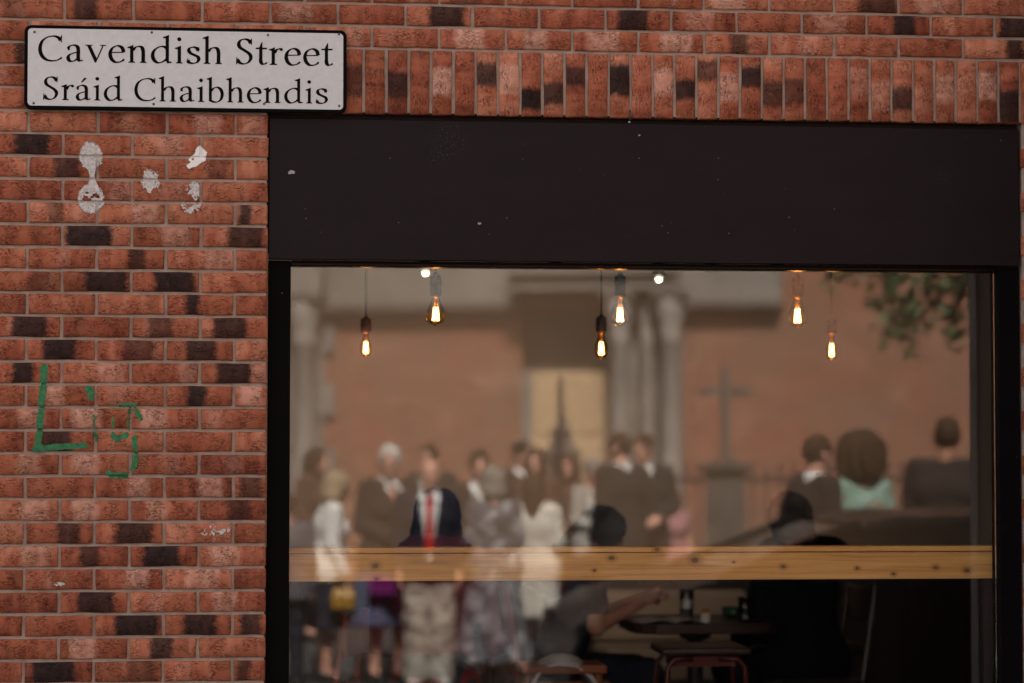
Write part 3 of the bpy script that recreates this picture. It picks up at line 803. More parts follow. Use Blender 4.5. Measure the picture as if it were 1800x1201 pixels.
# stone band left and right of the door
zt_ = Zc(750, 452)
chb('stone_band', u_q - 0.1, u_d0, 0.001, 0.14, zb + 0.10, zt_, M_STONE)
chb('band_moulding', u_q - 0.1, u_d0, 0.001, 0.20, zb, zb + 0.098, M_STONED)
chb('stone_band', u_c1, u_s1, 0.001, 0.14, zb + 0.09, zt_, M_STONE)
chb('band_moulding', u_c1, u_s1, 0.001, 0.20, zb, zb + 0.088, M_STONED)
# quoined stone strip at the left with a round column before it
uq0 = U(470)
zq = 0.0
k = 0
while zq < CT - 0.3:
    chb('quoin', uq0, u_q - (0.02 if k % 2 else 0.16), 0.001, 0.05 + 0.006 * (k % 3), zq, zq + 0.39, M_STONE, bevel=0.012)
    zq += 0.40; k += 1
def column(u, r_, z1, y=0.26):
    c = MB().lathe([(r_ * 1.5, 0.0), (r_ * 1.5, 0.18), (r_ * 1.25, 0.24), (r_, 0.32), (r_ * 0.9, z1 - 0.55), (r_ * 1.05, z1 - 0.53), (r_ * 0.95, z1 - 0.46), (r_ * 1.1, z1 - 0.3), (r_ * 1.55, z1 - 0.12), (r_ * 1.6, z1)], (u, y, 0), 24).build('column', M_SHAFT, church, smooth=True)
    MB().box(u - r_ * 1.7, u + r_ * 1.7, y - r_ * 1.7 + 0.002, y + r_ * 1.7, z1 + .001, z1 + 0.1).build('abacus', M_STONED, c)
    return c
zc_ = Zc(1130, 528)
column(U(545), 0.155, zc_)
for px_ in (1095, 1140, 1184): column(U(px_), 0.125 if px_ != 1140 else 0.085, zc_, 0.30 if px_ != 1140 else 0.17)
chb('entablature', u_d0 - 0.03, u_c1 - .001, 0.001, 0.50, zc_ + 0.11, zt_ + .2, M_STONE)
chb('cornice', u_d0 - 0.03, u_c1 - .002, 0.501, 0.60, zc_ + 0.30, zc_ + 0.42, M_STONE)
chb('entablature', uq0, u_q - 0.101, 0.06, 0.46, zc_ + 0.11, zt_ + .2, M_STONE)
chb('pilaster', u_d1, u_c1 - 0.01, 0.001, 0.055, 0.0, zc_ + 0.105, M_STONE)
# door recess with dark lintel panel and cream double door
zd = Zc(990, 651)
chb('lintel_panel', u_d0 + 0.004, u_d1 - 0.004, -0.32, -0.22, zd, zb - 0.004, mat('dark_lintel_stone', (0.13, 0.10, 0.08), 0.9))
chb('door_architrave', u_d0 + 0.002, u_d0 + 0.11, -0.20, -0.02, 0.0, zd, M_STONE)
um = (u_d0 + 0.11 + u_d1) / 2
M_CREAM = mat('cream_door_paint', (0.60, 0.41, 0.24), 0.6, 0.12, 2.0, 0.2)
for a_, b2 in ((u_d0 + 0.112, um - 0.003), (um + 0.003, u_d1 - 0.004)):
    dr = chb('door', a_, b2, -0.20, -0.11, 0.0, zd - .003, M_CREAM)
    for z_ in (0.08, 0.39, 0.70):
        chb('door_panel', a_ + 0.09, b2 - 0.09, -0.109, -0.092, zd * z_, zd * (z_ + 0.25), M_CREAM, dr, bevel=0.012)
chb('door_step', u_d0 - 0.3, u_d1 + 0.3, 0.0, 0.7, -0.01, 0.14, M_STONED)

# ---- railings, gate pier and calvary cross before the church
def frame_at(px, D): 
    p = mir(px, 792, D); return Vector((p.x, p.y, 0.0))
rail = tag(empty('iron_railing', (frame_at(1400, 15.2).x, GY - 15.2, 0.15)), 'black iron railing with spiked bars before the church', 'railing')
sR = (15.2 - CAM.y) / FPX
M_RAIL = mat('railing_iron', (0.02, 0.02, 0.022), 0.5)
zr = HC - (825 - 792) * sR - 0.15
for z_ in (0.18, zr - 0.10): MB().box(-1.7, 4.2, -0.02, 0.02, z_ - 0.02, z_ + 0.02).build('rail', M_RAIL, rail)
barm = MB().tube([(0, 0, 0.02), (0, 0, zr), (0, 0, zr + 0.10)], [0.011, 0.011, 0.001], 6).lathe([(0.011, zr - 0.02), (0.024, zr + 0.01), (0.011, zr + 0.04)], n=8).mesh('bar')
barm.materials.append(M_RAIL)
x_ = -1.65
while x_ < 4.2:
    o = obj('bar', barm, None, rail); o.location = (x_, 0, 0); x_ += 0.135
wl = MB().box(-2.0, 4.4, -0.19, 0.19, 0.0, 0.35)
# cross
cx = mir(1275, 792, 14.6)
sC = (14.6 - CAM.y) / FPX
cz = lambda py: HC - (py - 792) * sC - 0.15
cross = tag(empty('calvary_cross', (cx.x, cx.y, 0.15)), 'grey stone cross on a square pedestal before the church wall', 'cross')
wc = 6.5 * sC
MB().box(-wc, wc, -wc, wc, cz(806), cz(642)).build('cross_shaft', M_STONED, cross, bevel=0.01)
MB().box(-46 * sC, 46 * sC, -wc * .9, wc * .9, cz(694), cz(679)).build('cross_arm', M_STONED, cross, bevel=0.01)
MB().box(-22 * sC, 22 * sC, -0.12, 0.12, cz(814), cz(806.5)).build('pedestal_cap', M_STONED, cross, bevel=0.01)
MB().lathe([(40 * sC * 1.3, 0.0), (40 * sC * 1.3, 0.25), (38 * sC, 0.26), (36 * sC, cz(832)), (48 * sC, cz(826)), (48 * sC, cz(815))], n=4).build('pedestal', M_STONED, cross)
# pinnacled gate pier
gx = mir(988, 792, 14.8)
pier = tag(empty('gate_pier', (gx.x, gx.y, 0.15)), 'stone gate pier topped by a small cross finial before the cream door', 'pier')
MB().lathe([(0.20, 0.0), (0.20, 0.3), (0.15, 0.32), (0.13, cz(806)), (0.19, cz(802)), (0.19, cz(795)), (0.13, cz(788)), (0.08, cz(765)), (0.11, cz(758)), (0.05, cz(748)), (0.03, cz(728))], n=8).build('pier_shaft', M_STONED, pier)
MB().box(-0.10, 0.10, -0.03, 0.03, cz(764), cz(756)).build('finial_arm', M_STONED, pier, bevel=0.008)
MB().tube([(-10 * sC, 0.3, 0.0), (-10 * sC, 0.3, cz(664))], 0.026, 10).build('flag_pole', M_RAIL, pier)

# ---- dark car by the camera, its roof caught in the glass
def car():
    D0 = 6.35
    xr = mir(1480, 792, D0).x              # where the roof begins
    e = tag(empty('parked_car', (xr, GY - D0, 0.0)), 'black hatchback parked in the street, only its roof and windscreen reflected', 'car')
    M_CP = mat('black_car_paint', (0.010, 0.009, 0.011), 0.30, 0.1, 3, 0, spec=0.25)
    M_CG = mat('car_window_glass', (0.008, 0.008, 0.009), 0.12, 0.1, 3, 0, spec=0.3)
    M_CT = mat('tyre_rubber', (0.015, 0.015, 0.015), 0.85)
    M_CR = mat('black_alloy', (0.03, 0.03, 0.032), 0.35, 0.1, 5, 0, metal=0.6)
    M_CM = mat('matt_pillar_trim', (0.012, 0.012, 0.012), 0.8, 0.1, 5, 0, spec=0.03)
    W = 0.87
    # side profile (x, z), nose to the left
    prof = [(-1.75, 0.30), (-1.80, 0.50), (-1.72, 0.70), (-1.50, 0.84), (-0.85, 0.98), (2.05, 0.99), (2.15, 0.80), (2.16, 0.45), (2.08, 0.28)]
    n = len(prof)
    mb = MB()
    ws = [(-1, 0.90, 0.0), (-0.97, 1.0, 0.02), (0, 1.0, 0.045), (0.97, 1.0, 0.02), (1, 0.90, 0.0)]
    vs = []
    for s_, f_, dz in ws:
        for x, z in prof:
            vs.append((0.15 + (x - 0.15) * (0.985 if abs(s_) > .99 else 1.0), s_ * W, z + (dz if z > 0.75 else 0)))
    fs = []
    for j in range(len(ws) - 1):
        for i in range(n):
            fs.append((j * n + i, j * n + (i + 1) % n, (j + 1) * n + (i + 1) % n, (j + 1) * n + i))
    fs += [tuple(range(n - 1, -1, -1)), tuple((len(ws) - 1) * n + i for i in range(n))]
    mb.add(vs, fs)
    mb.build('body', M_CP, e, smooth=False, bevel=0.03, seg=3)
    # cabin: windows below, roof skin on top
    cab = [(-0.95, 0.97), (-0.10, 1.285), (0.15, 1.325), (1.35, 1.335), (1.75, 1.26), (2.08, 0.98)]
    def shell(pts, inset, name, m):
        mb = MB()
        k = len(pts)
        vs = []
        for s_ in (-1, -0.55, 0.55, 1):
            for x, z in pts:
                tw = W - 0.03 - 0.09 * (z - 0.97) / 0.36
                vs.append((x, s_ * tw * (1 if abs(s_) == 1 else 1.0), z + (0.02 if abs(s_) < 1 and z > 1.2 else 0)))
        fs = []
        for j in range(3):
            for i in range(k):
                fs.append((j * k + i, j * k + (i + 1) % k, (j + 1) * k + (i + 1) % k, (j + 1) * k + i))
        fs += [tuple(range(k - 1, -1, -1)), tuple(3 * k + i for i in range(k))]
        return mb.add(vs, fs).build(name, m, e, bevel=0.02)
    shell(cab, 0, 'windows', M_CG)
    roof = [(-0.14, 1.290), (0.15, 1.340), (1.35, 1.350), (1.72, 1.280), (1.66, 1.27), (1.34, 1.325), (0.16, 1.313), (-0.10, 1.27)]
    shell(roof, 0, 'roof', M_CP)
    for s_ in (-1, 1):
        MB().tube([(-0.93, s_ * (W - 0.035), 0.985), (-0.10, s_ * (W - 0.105), 1.30)], 0.028, 8).build('pillar', M_CM, e)
        MB().tube([(0.62, s_ * (W - 0.022), 0.99), (0.60, s_ * (W - 0.11), 1.31)], 0.03, 8).build('pillar', M_CM, e)
        MB().box(-0.62, -0.46, s_ * W - 0.08 + (0.10 if s_ > 0 else -0.10), s_ * W + 0.08 + (0.10 if s_ > 0 else -0.10), 0.97, 1.08).build('wing_mirror', M_CP, e, bevel=0.03, seg=3)
        MB().box(0.42, 0.60, s_ * (W + 0.012) - 0.012, s_ * (W + 0.012) + 0.012, 0.84, 0.868).build('door_handle', M_CP, e, bevel=0.008)
        MB().box(-1.74, -1.52, s_ * 0.66 - 0.16, s_ * 0.66 + 0.16, 0.62, 0.735).build('headlight', M_CR, e, bevel=0.03, seg=3)
        MB().box(2.08, 2.17, s_ * 0.70 - 0.12, s_ * 0.70 + 0.12, 0.66, 0.90).build('tail_light', mat('tail_light_red', (0.3, 0.01, 0.01), 0.2, 0.1, 3, 0), e, bevel=0.02)
        for x in (-1.05, 1.45):
            wheel = MB()
            ring = [(0.20, -0.10), (0.29, -0.11), (0.315, -0.07), (0.315, 0.07), (0.29, 0.11), (0.20, 0.10)]
            nn = 28
            vs = [(x + r_ * math.cos(2 * math.pi * q / nn), s_ * (W - 0.08) + y_, 0.315 + r_ * math.sin(2 * math.pi * q / nn)) for r_, y_ in ring for q in range(nn)]
            fs = [(a * nn + q, a * nn + (q + 1) % nn, ((a + 1) % 6) * nn + (q + 1) % nn, ((a + 1) % 6) * nn + q) for a in range(6) for q in range(nn)]
            wo = wheel.add(vs, fs).build('wheel', M_CT, e, smooth=True)
            rm = MB()
            for q in range(5):
                a = 2 * math.pi * q / 5
                rm.tube([(x, s_ * (W - 0.02), 0.315), (x + 0.21 * math.cos(a), s_ * (W - 0.02), 0.315 + 0.21 * math.sin(a))], [0.05, 0.03], 6)
            rm.build('rim', M_CR, wo)
car()

# ---- street tree whose drooping twigs hang into the reflection
def leaf_mesh(mb, p, s, rr):
    d = Vector((rr.uniform(-1, 1), rr.uniform(-1, 1), rr.uniform(-1.0, 0.35))).normalized()
    w = d.orthogonal().normalized()
    w.rotate(Matrix.Rotation(rr.uniform(0, 6.28), 3, d))
    up = d.cross(w)
    a = p; b_ = p + d * s * .5 + w * s * .3 + up * s * .06; c_ = p + d * s; e_ = p + d * s * .5 - w * s * .3 + up * s * .06
    mb.add([a, b_, c_, e_], [(0, 1, 2, 3)])
def leaf_material():
    m, nt, b = newmat('tree_leaf')
    geo = N(nt, 'ShaderNodeNewGeometry')
    L(nt, ramp(nt, geo.outputs['Random Per Island'], [(0.0, (0.030, 0.060, 0.018)), (0.6, (0.060, 0.105, 0.030)), (1.0, (0.10, 0.13, 0.035))]), b.inputs['Base Color'])
    b.inputs['Roughness'].default_value = 0.55
    return m
def tree():
    rr = random.Random(5)
    D = 9.2
    base = Vector((mir(1760, 792, D).x + 1.6, GY - D - 1.9, 0.0))
    e = tag(empty('street_tree', base), 'leafy street tree with twigs drooping across the church wall', 'tree')
    M_BARK = mat('bark', (0.09, 0.07, 0.05), 0.9, 0.3, 12, 0.8, 40, 0.01)
    trunk = MB().tube([(0, 0, -0.1), (0.04, 0, 0.7), (-0.03, 0.02, 1.7), (0.05, 0.05, 2.8), (0.0, 0.1, 4.2), (0.1, 0.1, 5.4)], [0.20, 0.155, 0.14, 0.12, 0.08, 0.04], 12)
    lf = MB()
    def limb(pts, r0):
        rad = [r0 * (1 - 0.85 * i / (len(pts) - 1)) for i in range(len(pts))]
        trunk.tube(pts, rad, 7)
    for k in range(11):
        a = k * 2.4; z = 2.6 + 0.27 * k
        ln = 1.9 - 0.09 * k
        pts = [Vector((0, 0.05, z))]
        for j in range(1, 5): pts.append(pts[-1] + Vector((math.cos(a) * ln / 4, math.sin(a) * ln / 4, 0.28 - 0.05 * j)))
        if pts[-1].x < -0.6: pts = [Vector((p.x * .45, p.y, p.z + .6)) for p in pts]
        limb(pts, 0.05)
        for q in range(170):
            j = rr.uniform(1.0, 3.99)
            i = int(j); p = pts[i].lerp(pts[i + 1], j - i)
            leaf_mesh(lf, p + Vector((rr.gauss(0, .30), rr.gauss(0, .30), rr.gauss(0, .24))), rr.uniform(.06, .11), rr)
    # the drooping twigs, placed where the glass shows them
    def W(px, py, dd=0.0): return mir(px, py, D + dd) - base
    twigs = [[(1730, 440), (1660, 470), (1610, 505), (1580, 545), (1555, 585)], [(1735, 445), (1690, 480), (1650, 520), (1615, 560), (1600, 605)],
             [(1730, 440), (1700, 500), (1680, 550), (1672, 600)], [(1600, 430), (1540, 455), (1490, 480), (1450, 495)], [(1640, 440), (1570, 460), (1560, 510), (1552, 545)]]
    for ti, tw in enumerate(twigs):
        pts = [W(px, py, 0.15 * ti - 0.3) for px, py in tw]
        st_ = Vector((0.0, 0.05, 3.0 + 0.1 * ti))
        limb([st_, st_.lerp(pts[0], .55) + Vector((0, 0, .25))] + pts, 0.035)
        n = 150 if ti != 3 else 70
        for q in range(n):
            j = rr.uniform(0.2, len(pts) - 1.02) if ti != 3 else rr.uniform(0.8, len(pts) - 1.02)
            i = int(j); p = pts[i].lerp(pts[i + 1], j - i)
            leaf_mesh(lf, p + Vector((rr.gauss(0, .045), rr.gauss(0, .06), rr.gauss(0, .05))), rr.uniform(.06, .11), rr)
    trunk.build('trunk', M_BARK, e, smooth=True)
    lf.build('crown', leaf_material(), e)
tree()

# ---------------------------------------------------------------- people: smooth bodies grown from distance fields
def nets(F, org, h):
    """surface nets: vertices and quads of the zero surface of F"""
    s = F < 0
    nx, ny, nz = F.shape
    acc = np.zeros((nx - 1, ny - 1, nz - 1, 3), np.float32)
    cnt = np.zeros((nx - 1, ny - 1, nz - 1), np.float32)
    I = [np.arange(n, dtype=np.float32) for n in (nx, ny, nz)]
    quads = []
    idx_mask = []
    for ax in range(3):
        A = np.moveaxis(F, ax, 0); S = np.moveaxis(s, ax, 0)
        m = S[:-1] != S[1:]
        t = np.where(m, A[:-1] / np.where(m, A[:-1] - A[1:], 1), 0).astype(np.float32)
        accv = np.moveaxis(acc, ax, 0); cntv = np.moveaxis(cnt, ax, 0)
        o1, o2 = [a for a in range(3) if a != ax]
        n0, n1, n2 = A.shape
        i0 = np.arange(n0 - 1, dtype=np.float32)[:, None, None]
        for d1 in (0, 1):
            for d2 in (0, 1):
                mm = m[:, d1:n1 - 1 + d1, d2:n2 - 1 + d2].astype(np.float32)
                tt_ = t[:, d1:n1 - 1 + d1, d2:n2 - 1 + d2]
                cntv += mm
                accv[..., ax] += mm * (i0 + tt_)
                accv[..., o1] += mm * (np.arange(n1 - 1, dtype=np.float32)[None, :, None] + d1)
                accv[..., o2] += mm * (np.arange(n2 - 1, dtype=np.float32)[None, None, :] + d2)
        mi = m[:, 1:n1 - 1, 1:n2 - 1]
        q = np.argwhere(mi)
        sg = S[:-1][:, 1:n1 - 1, 1:n2 - 1][mi]
        q[:, 1:] += 1
        quads.append((ax, o1, o2, q, sg))
    act = cnt > 0
    ids = -np.ones(act.shape, np.int64)
    ids[act] = np.arange(act.sum())
    V = acc[act] / cnt[act][:, None] * h + np.asarray(org, np.float32)
    faces = []
    for ax, o1, o2, q, sg in quads:
        if not len(q): continue
        cs = []
        for a, b2 in ((-1, -1), (0, -1), (0, 0), (-1, 0)):
            c = np.zeros((len(q), 3), np.int64)
            c[:, ax] = q[:, 0]; c[:, o1] = q[:, 1] + a; c[:, o2] = q[:, 2] + b2
            cs.append(ids[c[:, 0], c[:, 1], c[:, 2]])
        f = np.stack(cs, 1)
        flip = sg if ax != 1 else ~sg
        f[~flip] = f[~flip][:, ::-1]
        faces.append(f)
    return V, (np.concatenate(faces) if faces else np.zeros((0, 4), np.int64))

class Field:
    def __init__(s, lo, hi, h):
        s.h = h; s.lo = np.asarray(lo, float)
        n = np.maximum(4, np.ceil((np.asarray(hi) - s.lo) / h).astype(int) + 1)
        s.ax = [(s.lo[i] + np.arange(n[i]) * h).astype(np.float32) for i in range(3)]
        s.F = np.full(tuple(n), 0.5, np.float32)
    def sub(s, lo, hi):
        sl_ = []
        for i in range(3):
            a = int(np.searchsorted(s.ax[i], lo[i])); b2 = int(np.searchsorted(s.ax[i], hi[i]))
            sl_.append(slice(a, b2))
        return tuple(sl_)
    def blend(s, sl_, d, k):
        c = s.F[sl_]
        if k > 0:
            hh = np.clip(0.5 + 0.5 * (c - d) / k, 0, 1)
            s.F[sl_] = c + (d - c) * hh - k * hh * (1 - hh)
        else: s.F[sl_] = np.minimum(c, d)
    def cone(s, a, b2, ra, rb, k=0.03):
        a = np.asarray(a, float); b2 = np.asarray(b2, float)
        r_ = max(ra, rb) + 0.10
        sl_ = s.sub(np.minimum(a, b2) - r_, np.maximum(a, b2) + r_)
        X = s.ax[0][sl_[0]][:, None, None] - a[0]; Y = s.ax[1][sl_[1]][None, :, None] - a[1]; Z = s.ax[2][sl_[2]][None, None, :] - a[2]
        if X.size * Y.size * Z.size == 0: return s
        v = b2 - a; vv = max(1e-9, float(v @ v))
        t = np.clip((X * v[0] + Y * v[1] + Z * v[2]) / vv, 0, 1)
        d = np.sqrt((X - t * v[0]) ** 2 + (Y - t * v[1]) ** 2 + (Z - t * v[2]) ** 2) - (ra + (rb - ra) * t)
        s.blend(sl_, d.astype(np.float32), k)
        return s
    def ell(s, c, r_, k=0.02):
        c = np.asarray(c, float); r_ = np.asarray(r_, float)
        sl_ = s.sub(c - r_ - 0.1, c + r_ + 0.1)
        X = (s.ax[0][sl_[0]][:, None, None] - c[0]) / r_[0]; Y = (s.ax[1][sl_[1]][None, :, None] - c[1]) / r_[1]; Z = (s.ax[2][sl_[2]][None, None, :] - c[2]) / r_[2]
        if X.size * Y.size * Z.size == 0: return s
        q = np.sqrt(X * X + Y * Y + Z * Z)
        s.blend(sl_, ((q - 1) * r_.min()).astype(np.float32), k)
        return s
    def grid(s):
        return s.ax[0][:, None, None], s.ax[1][None, :, None], s.ax[2][None, None, :]
    def cut(s, d):
        s.F = np.maximum(s.F, d.astype(np.float32))
        return s
    def mesh(s): 
        F = s.F
        F[0] = F[-1] = 0.5; F[:, 0] = F[:, -1] = 0.5; F[:, :, 0] = F[:, :, -1] = 0.5
        return nets(F, s.lo, s.h)

def mesh_from(name, parts):
    V = np.concatenate([p[0] for p in parts]); off = 0; Fs = []
    for v, f in parts:
        Fs.append(f + off); off += len(v)
    Fq = np.concatenate(Fs)
    me = bpy.data.meshes.new(name)
    me.vertices.add(len(V)); me.vertices.foreach_set('co', V.astype(np.float32).ravel())
    me.loops.add(len(Fq) * 4); me.loops.foreach_set('vertex_index', Fq.astype(np.int32).ravel())
    me.polygons.add(len(Fq)); me.polygons.foreach_set('loop_start', np.arange(0, len(Fq) * 4, 4, dtype=np.int32))
    me.polygons.foreach_set('use_smooth', np.ones(len(Fq), bool))
    me.update(calc_edges=True)
    return me

# ---- head, hair and hand moulds, shared by everyone (head frame: origin at the skull centre, y forward)
def mould_head():
    f = Field((-.12, -.14, -.26), (.12, .15, .15), 0.008)
    f.ell((0, -.012, .012), (.074, .094, .100), 0).ell((0, .022, -.055), (.054, .066, .070), .03)
    f.cone((0, .075, .01), (0, .108, -.032), .010, .014, .015)                # nose
    f.ell((0, .078, -.108), (.022, .018, .018), .02)                          # chin
    f.ell((.032, .082, .018), (.022, .012, .009), .012).ell((-.032, .082, .018), (.022, .012, .009), .012)
    f.ell((0, .088, -.070), (.024, .011, .010), .008)                         # lips
    for s_ in (-1, 1): f.ell((s_ * .078, -.012, -.012), (.010, .022, .032), .006)
    f.cone((0, -.028, -.10), (0, -.040, -.25), .052, .058, .03)               # neck
    return f.mesh()
HEAD = mould_head()
def mould_hair(style):
    f = Field((-.24, -.26, -.46), (.24, .22, .24), 0.012)
    X, Y, Z = f.grid()
    face = 0.5
    if style in ('short', 'crop'):
        f.ell((0, -.016, .022), (.084, .104, .108), 0)
        f.cut(-(Z - (-.075 + 0.9 * np.maximum(0, Y + .03)) + 0 * X))
        f.cut((Y - .075) - 0.9 * np.maximum(0, Z - .055))
    elif style == 'fringe':
        f.ell((0, -.016, .018), (.082, .102, .098), 0)
        f.cut(-(Z + .07)).cut(Y - .02 + 0 * X).cut(Z - .045 + 0.25 * (Y + .1))
    elif style == 'bob':
        f.ell((0, -.018, .018), (.100, .118, .112), 0).ell((0, -.035, -.075), (.108, .10, .10), .03)
        f.cut(-(np.sqrt(((X) / .072) ** 2 + ((Y - .125) / .105) ** 2 + ((Z + .045) / .115) ** 2) - 1) * .07)
        f.cut(-(Z + .155))
    elif style == 'long':
        f.ell((0, -.018, .016), (.096, .114, .110), 0).cone((0, -.05, -.04), (0, -.085, -.34), .098, .085, .03)
        f.cut(-(np.sqrt(((X) / .068) ** 2 + ((Y - .125) / .105) ** 2 + ((Z + .045) / .125) ** 2) - 1) * .07)
        f.cut(-(Z + .38)).cut((Y - .03) - 2.0 * np.maximum(0, Z + .10))
    elif style == 'mane':
        f.ell((0, -.018, .016), (.100, .116, .112), 0).cone((0, -.045, -.02), (0, -.135, -.36), .105, .118, .04)
        f.cut(-(np.sqrt(((X) / .066) ** 2 + ((Y - .125) / .105) ** 2 + ((Z + .045) / .120) ** 2) - 1) * .07)
        f.cut(-(Z + .40)).cut((Y - .04) - 2.0 * np.maximum(0, Z + .10))
    elif style == 'bun':
        f.ell((0, -.018, .016), (.088, .108, .106), 0).ell((0, -.12, .05), (.05, .045, .045), .02)
        f.cut(-(np.sqrt(((X) / .072) ** 2 + ((Y - .12) / .10) ** 2 + ((Z + .05) / .115) ** 2) - 1) * .07)
        f.cut(-(Z + .09))
    elif style == 'curly':
        f.ell((0, -.03, .03), (.165, .165, .155), 0).ell((0, -.05, -.07), (.15, .13, .12), .05)
        f.cut(-(np.sqrt(((X) / .075) ** 2 + ((Y - .16) / .14) ** 2 + ((Z + .045) / .115) ** 2) - 1) * .07)
    w = (np.sin(X * 95 + 3 * np.sin(Z * 40)) * np.sin(Z * 70 + 2) + np.sin(Y * 85 + X * 30)) * (.0022 if style != 'curly' else .010)
    f.F = f.F + w.astype(np.float32)
    return f.mesh()
HAIR = {}
def hair(style):
    if style not in HAIR: HAIR[style] = mould_hair(style)
    return HAIR[style]
def mould_hand(curl):
    # wrist at the origin, fingers along +x, palm down (-z), thumb towards +y
    f = Field((-.03, -.07, -.11), (.22, .11, .05), 0.0055)
    f.cone((-.01, 0, 0), (.03, 0, 0), .024, .026, 0).cone((.03, -.022, -.002), (.088, -.026, -.004), .018, .016, .02).cone((.03, .014, -.002), (.090, .026, -.004), .019, .016, .02)
    for i, (y0, l) in enumerate(((.030, .072), (.011, .082), (-.009, .076), (-.028, .058))):
        p = np.array((.088, y0 * .95, -.004)); a = 0.0
        for j, fr in enumerate((.45, .32, .25)):
            a += curl * (0.55 + .25 * j) * (1 + .06 * i)
            q = p + np.array((math.cos(a) * l * fr, (y0 * .10) * fr, -math.sin(a) * l * fr))
            f.cone(p, q, .0092 - .0007 * j, .0086 - .0007 * j, .004); p = q
    f.cone((.022, .022, -.004), (.052, .052, -.016), .013, .0115, .012).cone((.052, .052, -.016), (.085, .062, -.028 - .02 * curl), .011, .009, .004)
    return f.mesh()
HANDS = {c: mould_hand(c) for c in (0.35, 0.95)}
def xform(part, M_):
    v, f = part
    A = np.array(M_)
    out = v @ A[:3, :3].T + A[:3, 3]
    if np.linalg.det(A[:3, :3]) < 0: f = f[:, ::-1]
    return out, f
def frame(o, x, zhint, mirror=False):
    x = Vector(x).normalized(); z = Vector(zhint); z = (z - x * z.dot(x)).normalized(); y = z.cross(x)
    if mirror: y = -y
    m = Matrix.Identity(4)
    for i in range(3): m[i][0], m[i][1], m[i][2], m[i][3] = x[i], y[i], z[i], o[i]
    return m

SKIN = {'fair': (0.50, 0.27, 0.19), 'rosy': (0.54, 0.27, 0.20), 'tan': (0.36, 0.17, 0.10)}
def skin_mat(k): return mat('skin_' + k, SKIN[k], 0.55, 0.10, 12, 0.1, 150, 0.0008)
def cloth(name, col, var=0.14, scale=14): return mat('cloth_' + name, col, 0.88, var, scale, 0.55, 26.0, 0.010, spec=0.15)
def pattern(name, cols, scale):
    if name in _mc: return _mc[name]
    m, nt, b = newmat(name)
    tc = N(nt, 'ShaderNodeTexCoord').outputs['Object']
    f = noise(nt, tc, scale, 3, 0.6, 0.8)
    n = len(cols)
    L(nt, ramp(nt, f, [(0.30 + 0.40 * i / max(1, n - 1), c) for i, c in enumerate(cols)]), b.inputs['Base Color'])
    b.inputs['Roughness'].default_value = 0.85
    bump(nt, noise(nt, tc, 26, 3), 0.5, 0.008, b)
    _mc[name] = m
    return m
M_EYE = mat('eye', (0.05, 0.03, 0.02), 0.15, 0.1, 3, 0)
M_LIP = mat('lips', (0.40, 0.12, 0.10), 0.5, 0.05, 3, 0)
M_SHOE = mat('black_shoe', (0.012, 0.011, 0.011), 0.35, 0.1, 10, 0)

